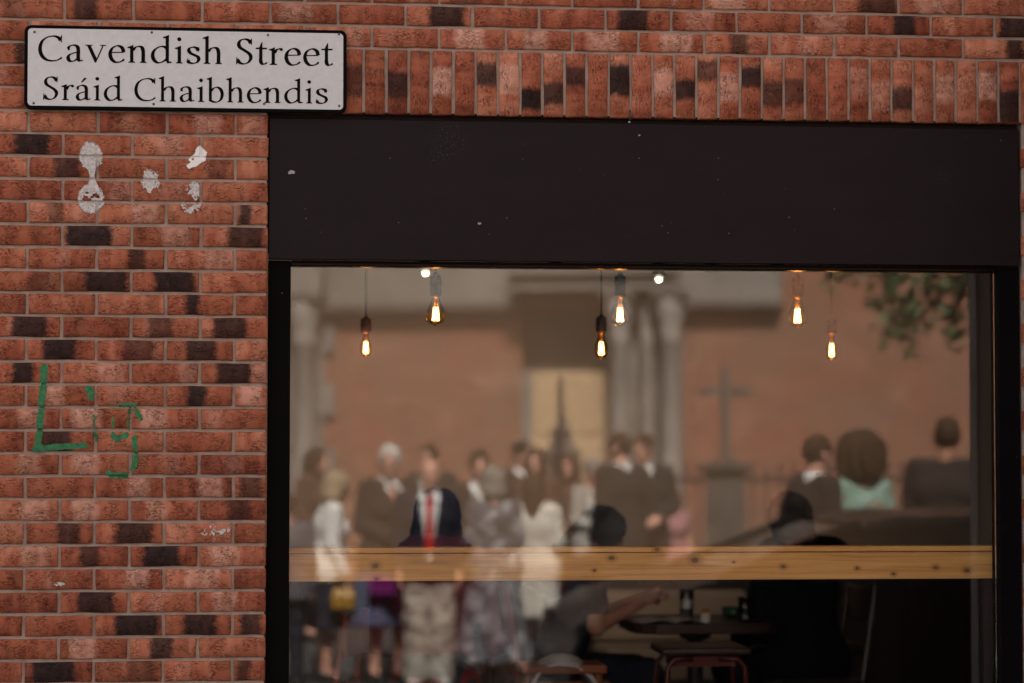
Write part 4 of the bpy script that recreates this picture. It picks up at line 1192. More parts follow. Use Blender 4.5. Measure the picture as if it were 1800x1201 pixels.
ARMS = {'hang': ((.225, -.02, 1.15), (.235, .06, .90)), 'bent': ((.235, -.03, 1.16), (.17, .20, 1.08)), 'fold': ((.24, .0, 1.15), (.05, .17, 1.07)),
        'up': ((.25, .05, 1.17), (.14, .22, 1.36)), 'pocket': ((.27, -.06, 1.15), (.17, .02, .97)), 'bag': ((.225, .0, 1.14), (.20, .14, .90)),
        'reach': ((.20, .19, 1.17), (.06, .44, 1.28)), 'table': ((.24, .10, 1.13), (.10, .33, 1.10))}
def person(label, pos, yaw, H, hairstyle, haircol, wear, arms=('hang', 'hang'), skin='fair', fem=False, sit=False, lean=0.0, turn=0.0, nod=0.0, group='people gathered across the street',
           shoes=M_SHOE, res=0.017, curl=0.35, stride=0.0, build=1.0, curlside=None):
    """standing (or sitting) figure, local frame: x to the figure's right hand side is +x, y forward"""
    e = tag(empty('person', pos, yaw), label, 'person', group)
    sc = H / 1.75
    seat = 0.53 if sit else 0.93
    dz = seat - 0.93
    Rl = Matrix.Rotation(-lean, 4, 'X')
    def T(p):                           # torso points turn about the hip
        p = Vector(p); p = Rl @ Vector((p.x, p.y, p.z - 0.93)); p.z += seat
        return np.array(p) * sc
    def Lg(p): return np.array(p) * sc
    sw = 0.158 if fem else 0.182
    B = build
    hipL, hipR = [(s_ * .088, 0, .92 + dz) for s_ in (-1, 1)]
    def leg(s_):
        if sit: return (s_ * .088, 0, seat), (s_ * .11, .43, seat - .02), (s_ * .11, .40, .085), (s_ * .13, .53, .03)
        st_ = stride * s_
        return (s_ * .086, 0, .92), (s_ * .095, .02 + st_ * .6, .50), (s_ * .10, -.01 + st_, .085), (s_ * .125, .14 + st_, .03)
    legs = [leg(s_) for s_ in (-1, 1)]
    arm = []
    for s_, a in zip((-1, 1), arms):
        el, wr = ARMS[a] if isinstance(a, str) else a
        arm.append(((s_ * (sw + .005), -.005, 1.425), (s_ * el[0] * (sw / .182), el[1], el[2]), (s_ * wr[0], wr[1], wr[2])))
    def torso(f, g=0.0, k=.05):
        w = .80 if fem else 1.0
        for z, hx, r_ in ((.95, .075 + (.012 if fem else 0), .112 * (1.03 if fem else 1)), (1.10, .055 * w, .100 * w), (1.29, .085 * w + .006, .104 * (.93 if fem else 1)), (1.415, sw - .035, .058)):
            f.cone(T((-hx * B, -.002, z)), T((hx * B, -.002, z)), (r_ * (B if z < 1.2 else 1) + g) * sc, (r_ * (B if z < 1.2 else 1) + g) * sc, k)
        f.cone(T((-.04, 0, .96)), T((-.05, 0, 1.32)), (.09 + g) * sc, (.085 + g) * sc, k); f.cone(T((.04, 0, .96)), T((.05, 0, 1.32)), (.09 + g) * sc, (.085 + g) * sc, k)
        if fem:
            for s_ in (-1, 1): f.ell(T((s_ * .07, .075, 1.27)), np.array((.062, .06, .062)) * sc + g, .04)
        if B > 1.1: f.ell(T((0, .06, 1.08)), np.array((.13, .11, .14)) * sc * B + g, .06)
    def limbs_arm(f, g=0.0, t0=0.0, t1=2.0):
        for s_, e_, w_ in arm:
            s2, e2, w2 = T(s_), T(e_), T(w_)
            f.cone(s2, e2 if t1 >= 1 else s2 + (e2 - s2) * t1, (.050 + g) * sc, ((.041 if t1 >= 1 else .047) + g) * sc, .025)
            if t1 > 1: f.cone(e2, e2 + (w2 - e2) * min(1, t1 - 1), (.041 + g) * sc, (.029 + (.041 - .029) * (1 - min(1, t1 - 1)) + g) * sc, .02)
    def limbs_leg(f, g=0.0, t1=2.0, flare=0.0):
        for h_, k_, a_, _ in legs:
            h2, k2, a2 = Lg(h_), Lg(k_), Lg(a_)
            f.cone(h2, k2 if t1 >= 1 else h2 + (k2 - h2) * t1, (.088 + g) * sc, (.056 + g + flare * .5) * sc, .03)
            if t1 > 1: f.cone(k2, k2 + (a2 - k2) * min(1, t1 - 1), (.056 + g + flare * .5) * sc, (.040 + g + flare) * sc, .03)
    ys = [0.0] + [p[1] for l in legs for p in l] + [float(T(p)[1] / sc) for a in arm for p in a] + [float(T((0, 0, 1.5))[1] / sc)]
    lo = np.array((-.44, min(ys) - .24, -.02)) * sc
    hi = np.array((.44, max(ys) + .26, seat + .66)) * sc
    # body
    f = Field(lo, hi, res)
    torso(f); limbs_arm(f); limbs_leg(f)
    for h_, k_, a_, t_ in legs: f.cone(Lg(a_), Lg(t_), .036 * sc, .028 * sc, .02)
    f.cone(T((0, -.005, 1.43)), T((0, .0, 1.52)), .060 * sc, .054 * sc, .03)
    parts = [f.mesh()]
    hm = Matrix.Translation(Vector(T((0, .035, 1.635)))) @ Matrix.Rotation(turn, 4, 'Z') @ Matrix.Rotation(-nod - lean * .6, 4, 'X') @ Matrix.Scale(sc, 4)
    parts.append(xform(HEAD, hm))
    for i, (s_, e_, w_) in enumerate(arm):
        d = Vector(T(w_)) - Vector(T(e_))
        side = -1 if i == 0 else 1
        zh = Vector((side * 0.9, -0.1, 0.3)) if abs(d.normalized().z) > .6 else Vector((side * .35, 0, 1))
        m_ = frame(Vector(T(w_)), d, zh, mirror=(i == 0)) @ Matrix.Scale(sc * (.93 if fem else 1.0), 4)
        parts.append(xform(HANDS[curl], m_))
    obj('body', mesh_from('body', parts), skin_mat(skin), e)
    for s_ in (-1, 1):
        ey = MB().lathe([(0.001, -.009), (.007, -.006), (.009, 0), (.007, .006), (.001, .009)], (s_ * .031, .076, .004), 10)
        ey.v = [tuple(hm @ Vector(v)) for v in ey.v]; ey.build('eye', M_EYE, e, smooth=True)
    lp = MB().lathe([(0.001, -.006), (.016, -.003), (.020, 0), (.016, .003), (.001, .006)], (0, .083, -.070), 12)
    lp.v = [tuple(hm @ Vector(v)) for v in lp.v]; lp.build('lips', M_LIP, e, smooth=True)
    if hairstyle:
        obj('hair', mesh_from('hair', [xform(hair(hairstyle), hm)]), haircol, e)
    for kind, m_, kw in wear:
        f = Field(lo, hi, res)
        X, Y, Z = f.grid()
        if kind in ('top', 'dress', 'jacket', 'shirt', 'coat'):
            g = {'top': .012, 'dress': .014, 'shirt': .012, 'jacket': .026, 'coat': .034}[kind] + kw.get('g', 0)
            torso(f, g); limbs_arm(f, g * .9, 0, kw.get('sleeve', 1.93))
            hem = kw.get('hem', .86 if kind != 'dress' else .5)
            if hem < .88 and not sit:
                fl = kw.get('flare', .03)
                for s_ in (-1, 1):
                    f.cone(np.array((s_ * .055, 0, .95)) * sc, np.array((s_ * (.06 + fl), .0, hem - .1)) * sc, (.115 + g) * sc, (.115 + g + fl) * sc, .05)
            f.cut((hem * sc if not sit else (hem + dz) * sc) - Z + 0 * X + 0 * Y)
            nk = T((0, .0, 1.50))
            f.cut(-(np.sqrt((X - nk[0]) ** 2 + (Y - nk[1]) ** 2 + (Z - nk[2] - .03 * sc) ** 2) - kw.get('neck', .070) * sc))
            v_ = kw.get('vee')
            if v_:
                zv = T((0, 0, v_))[2]
                f.cut(-np.maximum(np.maximum(np.abs(X) - np.maximum(0, (Z - zv)) * kw.get('open', .30) - .006, -(Y - .02 * sc)), zv - Z))
            nm = {'top': 'top', 'dress': 'dress', 'jacket': 'jacket', 'shirt': 'shirt', 'coat': 'coat'}[kind]
        elif kind == 'skirt':
            fl = kw.get('flare', .05)
            for s_ in (-1, 1): f.cone(np.array((s_ * .06, 0, 1.02)) * sc, np.array((s_ * (.07 + fl), .0, kw['hem'] - .1)) * sc, .115 * sc, (.12 + fl) * sc, .06)
            f.cut(kw['hem'] * sc - Z + 0 * X + 0 * Y).cut(Z - 1.06 * sc + 0 * X + 0 * Y)
            nm = 'skirt'
        elif kind == 'trousers':
            for z, hx, r_ in ((.95, .075, .120),): f.cone(Lg((-hx, 0, z + dz)), Lg((hx, 0, z + dz)), r_ * B * sc, r_ * B * sc, .03)
            f.cone(Lg((-.05, 0, 1.02 + dz)), Lg((.05, 0, 1.02 + dz)), .115 * B * sc, .115 * B * sc, .03)
            limbs_leg(f, kw.get('g', .016), 1.98, kw.get('flare', .014))
            w = np.sin(Z * 42 / sc + 3 * np.sin(X * 18)) * np.sin(X * 30 + Y * 34) * .004
            f.F = f.F + w.astype(np.float32)
            f.cut(Z - (1.08 + dz) * sc + 0 * X + 0 * Y)
            nm = 'trousers'
        elif kind == 'tie':
            f = Field(T((-.06, .0, 1.0)) - .06, T((.06, .25, 1.5)) + .06, .007)
            pts = [(0, .078, 1.455), (0, .125, 1.33), (0, .132, 1.20), (0, .128, 1.06)]
            for a_, b2, r0, r1 in zip(pts, pts[1:], (.020, .022, .028), (.022, .028, .034)): f.cone(T(a_), T(b2), r0, r1, .006)
            nm = 'tie'
        elif kind == 'hood':
            c_ = T((0, -.035, 1.475)); r_ = np.array(kw.get('r', (.17, .13, .095))) * sc
            f = Field(c_ - r_ * 1.6, c_ + r_ * 1.6, .014)
            f.ell(c_, r_, 0)
            X, Y, Z = f.grid()
            f.F = f.F + (np.sin(X * 40 + Z * 30) * np.sin(Y * 44 - Z * 25) * .008).astype(np.float32)
            nm = 'hood'
        elif kind == 'collar':
            f = Field(T((-.12, -.12, 1.36)) - .03, T((.12, .16, 1.56)) + .03, .008)
            f.cone(T((-.012, -.01, 1.455)), T((.012, -.005, 1.505)), .072 * sc, .064 * sc, 0)
            X, Y, Z = f.grid(); 
            for s_ in (-1, 1): f.cone(T((s_ * .03, .065, 1.475)), T((s_ * .055, .115, 1.405)), .016, .013, .01)
            f.cut(Z - T((0, 0, 1.512))[2] + 0 * X + 0 * Y).cut(T((0, 0, 1.40))[2] - Z + 0 * X + 0 * Y)
            nm = 'collar'
        V, Fq = f.mesh()
        if len(V): obj(nm, mesh_from(nm, [(V, Fq)]), m_, e)
    for h_, k_, a_, t_ in legs:
        f = Field(Lg(a_) - .16, Lg(t_) + .16, .012)
        f.cone(Lg((a_[0], a_[1] - .03, .045)), Lg((t_[0], t_[1] + .03, .035)), .046 * sc, .038 * sc, .0).cone(Lg(a_), Lg((a_[0], a_[1], .05)), .040 * sc, .044 * sc, .02)
        X, Y, Z = f.grid(); f.cut(.004 - Z + 0 * X + 0 * Y).cut(Z - .105 * sc + 0 * X + 0 * Y)
        V, Fq = f.mesh()
        if len(V): obj('shoe', mesh_from('shoe', [(V, Fq)]), shoes, e)
    return e
def hairm(name, col): return mat('hair_' + name, col, 0.7, 0.3, 30, 0.5, 90, 0.004, spec=0.12, stretch=(1, 1, 0.35))
HB, HK, HG, HW, HBL = hairm('brown', (0.055, 0.030, 0.017)), hairm('black', (0.010, 0.008, 0.008)), hairm('grey', (0.24, 0.215, 0.185)), hairm('white', (0.48, 0.45, 0.42)), hairm('ash_blonde', (0.33, 0.25, 0.16))
C_DARK, C_CHAR, C_NAVY = cloth('dark_brown', (0.035, 0.026, 0.022)), cloth('charcoal', (0.030, 0.027, 0.026)), cloth('navy', (0.016, 0.017, 0.028))
C_WHITE, C_OFF = cloth('white', (0.72, 0.71, 0.69), 0.05), cloth('cream', (0.62, 0.57, 0.50), 0.12, 20)
C_RED, C_BLUE, C_BEIGE = cloth('red', (0.55, 0.035, 0.03), 0.1), cloth('denim_blue', (0.075, 0.088, 0.15)), pattern('creased_beige', [(0.10, 0.085, 0.07), (0.36, 0.32, 0.26), (0.50, 0.45, 0.38)], 9.0)
C_BROWN, C_PINK = cloth('brown', (0.10, 0.055, 0.038)), cloth('pink', (0.50, 0.22, 0.22))
C_GREY = pattern('grey_white_print', [(0.025, 0.026, 0.034), (0.115, 0.115, 0.13), (0.46, 0.45, 0.45)], 10.0)
C_LIGHTP = pattern('pale_mottled_print', [(0.14, 0.12, 0.11), (0.40, 0.36, 0.32), (0.60, 0.56, 0.52)], 14.0)
C_MINT = pattern('mint_floral_print', [(0.40, 0.09, 0.05), (0.19, 0.32, 0.25), (0.19, 0.33, 0.26), (0.25, 0.39, 0.33), (0.46, 0.36, 0.42)], 9.0)
def guest(px, py, D, yaw, *a, **kw):
    """the top of the head at (px, py) in the glass, D in front of it, feet on the road or the pavement"""
    p = mir(px, py, D)
    g = 0.142 if p.y < KERB_Y - 0.02 else 0.001
    extra = kw.pop('hair_h', 0.012)
    return person(kw.pop('label'), (p.x, p.y, g), yaw, p.z - g - extra, *a, **kw)
SUIT = lambda j, s_=C_WHITE, t=None: [('shirt', s_, {}), ('jacket', j, dict(hem=.80, vee=1.20)), ('collar', s_, {}), ('trousers', j, {})] + ([('tie', t, {})] if t else [])
TOW, AWAY, RT, LF = 0.0, math.pi, -math.pi / 2, math.pi / 2       # towards the glass, away, to picture right, to picture left
guest(503, 866, 9.6, R(-170), 'short', HB, [('jacket', cloth('lilac_grey', (0.115, 0.10, 0.115)), dict(hem=.80)), ('trousers', C_NAVY, {})], ('hang', 'hang'), 'rosy', label='child in lilac grey jacket half hidden by the left window post')
guest(552, 784, 12.1, R(-60), 'long', HB, [('coat', C_BROWN, dict(hem=.5))], fem=True, skin='rosy', label='woman with long brown hair in a brown coat, behind the white jacket')
w1 = guest(572, 826, 10.0, R(-98), 'bob', HBL, [('jacket', C_WHITE, dict(hem=.84, sleeve=1.9)), ('skirt', C_NAVY, dict(hem=.45))], ('bag', 'bent'), 'rosy', True, nod=.1, lean=.10, label='woman with ash blonde bob in a white jacket, in profile')
guest(682, 779, 9.9, R(-20), 'bun', HW, [('jacket', C_DARK, dict(hem=.82, vee=1.34)), ('collar', C_WHITE, {}), ('skirt', C_BLUE, dict(hem=.42, flare=.085))], ('fold', 'hang'), 'rosy', True, turn=.5, label='white-haired woman in dark jacket and blue flared skirt with bare legs')
guest(755, 804, 9.6, R(4), 'fringe', HG, [('shirt', C_WHITE, {}), ('tie', C_RED, {}), ('jacket', C_NAVY, dict(hem=.82, vee=.96, open=.15)), ('collar', C_WHITE, {}), ('trousers', C_BEIGE, dict(g=.035, flare=.035))], ('hang', 'hang'), 'rosy', shoes=mat('pale_shoe', (0.45, 0.43, 0.40), 0.6), label='balding man in navy blazer, red tie and creased beige trousers', build=1.05)
guest(757, 779, 12.6, R(30), 'short', HB, SUIT(C_CHAR), label='dark-haired man in charcoal suit behind the balding man')
guest(840, 789, 10.55, R(-15), 'short', HB, SUIT(C_DARK, C_WHITE), ('fold', 'pocket'), 'rosy', label='man in dark suit with wide open white collar behind the grey dress', turn=.25)
guest(868, 818, 9.5, R(172), 'bob', HG, [('dress', C_GREY, dict(hem=.20, flare=.075, sleeve=1.7))], ('bent', 'bent'), 'fair', True, build=1.12, label='grey-bobbed woman in long grey and white print dress, back turned')
guest(914, 774, 12.5, R(-35), 'short', HK, SUIT(C_DARK), ('hang', 'up'), 'rosy', label='man in dark suit with bright collar raising one hand')
guest(942, 787, 11.6, R(15), 'long', HB, [('coat', C_BROWN, dict(hem=.5))], ('bent', 'bent'), 'rosy', True, label='woman with long brown hair in a brown coat, behind the cream coat')
guest(938, 832, 10.2, R(195), 'long', HB, [('coat', C_OFF, dict(hem=.52, g=.005, flare=.015))], ('bent', 'bent'), 'rosy', True, label='short woman with long brown hair in a cream coat, back turned')
guest(1002, 796, 12.3, R(25), 'bob', HB, [('coat', C_BROWN, dict(hem=.5))], fem=True, skin='rosy', label='woman with brown bob in a brown coat beside the gate pier')
guest(1040, 802, 11.6, R(-30), 'bun', HG, [('top', C_LIGHTP, dict(hem=.84)), ('skirt', C_NAVY, dict(hem=.45))], ('fold', 'bent'), 'rosy', True, label='woman in pale mottled blouse left of the two men in suits')
guest(1092, 759, 10.9, R(150), 'short', HB, SUIT(C_CHAR), ('pocket', 'hang'), 'rosy', turn=-.5, label='man in charcoal suit, left of the pair, back turned')
guest(1131, 761, 11.1, R(20), 'short', HB, SUIT(C_CHAR), ('pocket', 'bent'), 'rosy', turn=.3, label='man in charcoal suit facing the street, right of the pair')
guest(1182, 858, 12.4, R(0), 'long', HB, [('dress', cloth('dusty_pink', (0.36, 0.17, 0.17)), dict(hem=.45, sleeve=.5))], ('hang', 'hang'), 'rosy', True, label='girl in a dusty pink dress beside the pair in suits')
guest(1432, 763, 8.1, R(-110), 'short', HB, SUIT(C_DARK), ('hang', 'pocket'), 'rosy', label='young man in profile, dark suit and white collar, looking right')
guest(1513, 755, 8.1, R(165), 'curly', HB, [('dress', C_MINT, dict(hem=.5, sleeve=1.4, flare=.06)), ('collar', C_PINK, {})], ('bent', 'bent'), 'tan', True, hair_h=.07, label='woman with big curly hair in a mint green floral dress')
guest(1662, 733, 8.6, R(-150), 'short', HB, [('jacket', C_DARK, dict(hem=.80, neck=.062)), ('trousers', C_DARK, {})], ('pocket', 'hang'), 'tan', build=1.15, turn=-.3, label='tall broad man in dark suit, back turned, nearest the right window post')
# the yellow bag carried by the woman in white
bgp = mir(603, 1024, 9.70)
hb = tag(empty('yellow_handbag', (bgp.x, bgp.y, 0.0)), 'mustard yellow handbag held in front of the blue skirt', 'handbag')
bz_ = bgp.z - 0.20
MB().add([(x, y, z) for z, wx, wy in ((bz_, .085, .035), (bz_ + .10, .095, .045), (bz_ + .16, .07, .02)) for x, y in ((-wx, -wy), (wx, -wy), (wx, wy), (-wx, wy))],
         [(3, 2, 1, 0), (8, 9, 10, 11)] + [(a * 4 + q, a * 4 + (q + 1) % 4, a * 4 + 4 + (q + 1) % 4, a * 4 + 4 + q) for a in (0, 1) for q in range(4)]).build('bag_body', mat('mustard_leather', (0.36, 0.18, 0.02), 0.45, 0.15), hb, bevel=0.02, seg=3)
MB().tube([(-.06, 0, bz_ + .155), (-.05, 0, bz_ + .24), (0, 0, bz_ + .28), (.05, 0, bz_ + .24), (.06, 0, bz_ + .155)], .006, 8).build('bag_handle', _mc['mustard_leather'], hb, smooth=True)
pbp = mir(672, 1022, 9.62)
pb = tag(empty('purple_clutch', (pbp.x, pbp.y, 0.0)), 'purple clutch bag held before the blue skirt', 'handbag')
MB().box(-.11, .11, -.02, .02, pbp.z - .10, pbp.z + .04).build('clutch_body', mat('purple_satin', (0.15, 0.014, 0.13), 0.4), pb, bevel=0.012, seg=3)
MB().box(-.112, .112, .021, .026, pbp.z - .02, pbp.z + .042).build('clutch_flap', _mc['purple_satin'], pb, bevel=0.002)

# ---- people at the tables inside
def sitter(px, py, y, yaw, *a, **kw):
    p = at(px, py, y)
    H = kw.pop('H', 1.7)
    return person(kw.pop('label'), (p.x + kw.pop('dx', 0), y, FZ), yaw, H, *a, sit=True, group='people seated in the cafe', res=0.013, **kw)
sitter(762, 900, 1.55, R(-10), 'bob', HK, [('top', cloth('dark_red', (0.13, 0.010, 0.012)), dict(sleeve=1.9)), ('hood', _mc['cloth_dark_red'], {}), ('trousers', C_NAVY, {})], ('table', 'table'), 'tan', lean=.20, nod=.25, H=1.69, label='person with black hair in a dark red hooded top at the ledge')
sitter(974, 920, 2.55, R(-82), 'mane', HK, [('top', cloth('black', (0.005, 0.0045, 0.005)), dict(sleeve=.62)), ('trousers', C_NAVY, {})], (((.19, .12, 1.20), (.05, .33, 1.40)), ((.21, .08, 1.19), (.07, .29, 1.37))), 'fair', True, lean=.32, nod=.30, H=1.60, curl=0.95, label='woman with long black hair in black t-shirt reaching over the table')
sitter(1418, 900, 2.50, R(30), 'bob', HK, [('coat', _mc['cloth_black'], {}), ('hood', _mc['cloth_black'], dict(r=(.25, .16, .085))), ('trousers', _mc['cloth_black'], {})], ('table', 'table'), 'fair', True, lean=.14, nod=.1, H=1.64, label='person with black hair and broad black coat right of the table')

# ---------------------------------------------------------------- street name sign with drawn serif lettering
def catmull(pts, n=10):
    P = [Vector((*p, 0)) for p in pts]
    if len(P) == 2: return P
    out = []
    for i in range(len(P) - 1):
        a, b2, c_, d_ = P[max(i - 1, 0)], P[i], P[i + 1], P[min(i + 2, len(P) - 1)]
        for k in range(n):
            t = k / n
            out.append(0.5 * ((2 * b2) + (c_ - a) * t + (2 * a - 5 * b2 + 4 * c_ - d_) * t * t + (3 * b2 - a - 3 * c_ + d_) * t ** 3))
    return out + [P[-1]]
NA, NB_, NPHI = 0.0480, 0.0155, R(16)
def nib(nx, ny, a=NA, b2=NB_):
    c_, s_ = math.cos(NPHI), math.sin(NPHI)
    return math.hypot(a * (nx * c_ + ny * s_), b2 * (-nx * s_ + ny * c_))
XH, AS, CP = 0.455, 0.735, 0.69
GL = {}
def S(*p): return ('s', p)               # broad-nib stroke
def Bar(x0, y0, x1, y1, w): return ('b', ((x0, y0), (x1, y1)), w)
def Dot(x, y, r_): return ('d', (x, y), r_)
def Pol(*p): return ('p', p)
def foot(x, l=.085, r_=.085): return [Pol((x - l, 0), (x + r_, 0), (x + r_, .022), (x + .043, .040), (x - .043, .040), (x - l, .022))]
def flag(x, top): return [Pol((x - .115, top - .045), (x - .115, top - .065), (x - .03, top - .085), (x + .043, top + .012), (x + .030, top + .012))]
def stem(x, top): return [Pol((x - .043, 0.0), (x + .043, 0.0), (x + .043, top + .01), (x - .043, top - .05))] + flag(x, top)
GL['i'] = (.291, stem(.150, XH) + foot(.150) + [Dot(.146, .640, .054)])
arch = [S((.175, .33), (.235, .405), (.320, .432), (.395, .405), (.428, .31), (.430, .16), (.430, .0))]
GL['n'] = (.582, stem(.140, XH) + foot(.140) + arch + foot(.430))
GL['h'] = (.582, stem(.135, AS) + foot(.135) + arch + foot(.430))
GL['r'] = (.395, stem(.140, XH) + foot(.140, .085, .10) + [S((.175, .32), (.225, .40), (.290, .430), (.345, .425)), Dot(.345, .415, .040)])
GL['d'] = (.611, [Pol((.412, .05), (.498, .035), (.498, AS + .01), (.412, AS - .05))] + flag(.455, AS) + [Pol((.44, .0), (.498, .0), (.575, .020), (.575, .042), (.498, .055), (.44, .07)),
           S((.445, .395), (.36, .440), (.255, .430), (.135, .345), (.085, .22), (.115, .095), (.20, .018), (.295, .020), (.38, .065), (.445, .125))])
GL['b'] = (.553, [Pol((.080, .03), (.166, .0), (.166, AS + .01), (.080, AS - .05))] + flag(.123, AS) + [S((.150, .335), (.225, .415), (.320, .440), (.420, .375), (.460, .235), (.425, .09), (.330, .012), (.225, .008), (.125, .045))])
aa = [S((.075, .345), (.125, .410), (.215, .440), (.305, .410), (.338, .330), (.338, .160), (.345, .07), (.385, .030), (.455, .050)), S((.335, .262), (.235, .235), (.130, .190), (.085, .115), (.115, .035), (.185, .012), (.270, .045), (.335, .105)), Dot(.098, .335, .032)]
GL['a'] = (.500, aa)
GL['á'] = (.500, aa + [Pol((.185, .535), (.215, .525), (.345, .640), (.305, .672), (.275, .660))])
GL['e'] = (.479, [Bar(.085, .262, .420, .272, .030), S((.412, .272), (.385, .375), (.305, .435), (.215, .432), (.115, .355), (.075, .225), (.110, .095), (.190, .018), (.285, .010), (.370, .040), (.430, .090))])
GL['s'] = (.424, [S((.340, .345), (.300, .410), (.215, .438), (.125, .410), (.100, .345), (.145, .278), (.235, .232), (.325, .182), (.350, .110), (.300, .035), (.205, .010), (.115, .030), (.070, .090)), Bar(.352, .440, .345, .320, .022), Bar(.062, .005, .068, .135, .022)])
GL['t'] = (.326, [Pol((.105, .12), (.190, .12), (.190, .600), (.170, .600), (.105, .465)), S((.147, .16), (.150, .080), (.185, .028), (.240, .022), (.310, .060)), Pol((.015, .435), (.030, .455), (.310, .455), (.295, .412), (.015, .412))])
GL['v'] = (.565, [Pol((.055, .44), (.150, .44), (.305, .10), (.285, -.01), (.255, -.01)), Pol((.255, -.01), (.290, -.01), (.480, .44), (.445, .44)), Bar(.01, .445, .195, .445, .024), Bar(.385, .445, .540, .445, .024)])
GL['C'] = (.709, [S((.600, .560), (.545, .632), (.430, .668), (.270, .635), (.140, .525), (.090, .345), (.130, .165), (.245, .050), (.400, .018), (.540, .045), (.640, .110)), Pol((.615, .690), (.640, .690), (.632, .510), (.606, .510), (.590, .600))])
GL['S'] = (.525, [S((.415, .560), (.370, .635), (.275, .672), (.165, .645), (.110, .555), (.140, .455), (.255, .375), (.375, .290), (.420, .190), (.370, .075), (.260, .018), (.145, .042), (.075, .130)), Pol((.430, .690), (.452, .690), (.442, .520), (.420, .520), (.400, .600)), Pol((.040, .000), (.062, .000), (.090, .060), (.075, .190), (.052, .190))])
def glyph_mesh(ch):
    adv, items = GL[ch]
    mb = MB()
    for qi, it in enumerate(items):
        y = -0.00004 * (qi + 1)
        if it[0] == 's':
            pts = catmull(it[1])
            top, bot = [], []
            for i, p in enumerate(pts):
                t = (pts[min(i + 1, len(pts) - 1)] - pts[max(i - 1, 0)]).normalized()
                nx, ny = -t.y, t.x
                w = nib(nx, ny)
                top.append((p.x + nx * w, p.y + ny * w)); bot.append((p.x - nx * w, p.y - ny * w))
            n = len(pts)
            mb.add([(a, y, b2) for a, b2 in top] + [(a, y, b2) for a, b2 in bot], [(i, i + 1, n + i + 1, n + i) for i in range(n - 1)])
        elif it[0] == 'b':
            (x0, y0), (x1, y1) = it[1]; w = it[2] / 2
            dx, dy = x1 - x0, y1 - y0; l = math.hypot(dx, dy); nx, ny = -dy / l * w, dx / l * w
            mb.add([(x0 + nx, y, y0 + ny), (x1 + nx, y, y1 + ny), (x1 - nx, y, y1 - ny), (x0 - nx, y, y0 - ny)], [(0, 1, 2, 3)])
        elif it[0] == 'd':
            x, z = it[1]
            mb.add([(x + it[2] * math.cos(2 * math.pi * k / 20), y, z + it[2] * math.sin(2 * math.pi * k / 20)) for k in range(20)], [tuple(range(20))])
        else: mb.add([(a, y, b2) for a, b2 in it[1]], [tuple(range(len(it[1])))])
    return mb, adv
M_INK = mat('black_sign_lettering', (0.004, 0.0035, 0.004), 0.6, 0.1, 8, 0, spec=0.03)
M_PLATE = mat('white_enamel_plate', (0.575, 0.575, 0.575), 0.55, 0.05, 40, 0.15, 500, 0.0004, spec=0.2)
SX, SZ, SW, SH = -0.2690, Z0 + 0.1395, 1.048, 0.2705
sign = tag(empty('street_sign', (SX, -0.004, SZ)), 'white bilingual street name sign with black border and serif lettering on the brick', 'sign')
sign.rotation_euler = (0, R(-0.12), 0)
def rrect(w, h, r_, n=8):
    out = []
    for cx_, cz_, a0 in ((w / 2 - r_, h / 2 - r_, 0), (-w / 2 + r_, h / 2 - r_, 90), (-w / 2 + r_, -h / 2 + r_, 180), (w / 2 - r_, -h / 2 + r_, 270)):
        for k in range(n + 1):
            a = R(a0 + 90 * k / n); out.append((cx_ + r_ * math.cos(a), cz_ + r_ * math.sin(a)))
    return out
def slabxz(pts, y0, y1):
    n = len(pts)
    return MB().add([(x, y0, z) for x, z in pts] + [(x, y1, z) for x, z in pts], [tuple(range(n)), tuple(range(2 * n - 1, n - 1, -1))] + [(k, n + k, n + (k + 1) % n, (k + 1) % n) for k in range(n)])
slabxz(rrect(SW + .006, SH + .006, .022), -0.020, 0.0).build('sign_border', M_INK, sign, bevel=0.0015)
slabxz(rrect(SW - .017, SH - .016, .013), -0.0215, -0.0202).build('sign_plate', M_PLATE, sign)
def write(text, em, x0, z, x1):
    tot = sum(GL[c][0] if c != ' ' else .25 for c in text)
    k = (x1 - x0) / (tot * em)
    x = x0
    for c in text:
        if c == ' ': x += .25 * em * k; continue
        mb, adv = glyph_mesh(c)
        mb.v = [(x + vx * em * k, -0.0222 + vy, z + vz * em) for vx, vy, vz in mb.v]
        mb.build('letter', M_INK, sign)
        x += adv * em * k
def sgn(px, py):
    p = at(px, py, -0.024); return p.x - SX, p.z - SZ
write('Cavendish Street', .1255, sgn(64, 112)[0], sgn(330, 112.2)[1], sgn(586, 112)[0])
write('Sráid Chaibhendis', .1120, sgn(73, 180)[0], sgn(330, 179.3)[1], sgn(578, 180)[0])
M_SCREW = mat('dull_screw', (0.16, 0.13, 0.115), 0.5, 0.3, 200, 0.2, metal=0.5)
for px_, py_ in ((61, 56), (267, 57), (471, 62), (596, 61), (59, 181), (270, 183), (464, 183), (596, 187)):
    x, z = sgn(px_, py_)
    MB().add([(x + r_ * math.cos(k * math.pi / 6), y, z + r_ * math.sin(k * math.pi / 6)) for r_, y in ((.0042, -.0217), (.0038, -.0232), (.0015, -.0236)) for k in range(12)],
             [(a * 12 + k, a * 12 + (k + 1) % 12, a * 12 + 12 + (k + 1) % 12, a * 12 + 12 + k) for a in (0, 1) for k in range(12)] + [tuple(range(35, 23, -1))]).build('screw', M_SCREW, sign, smooth=True)

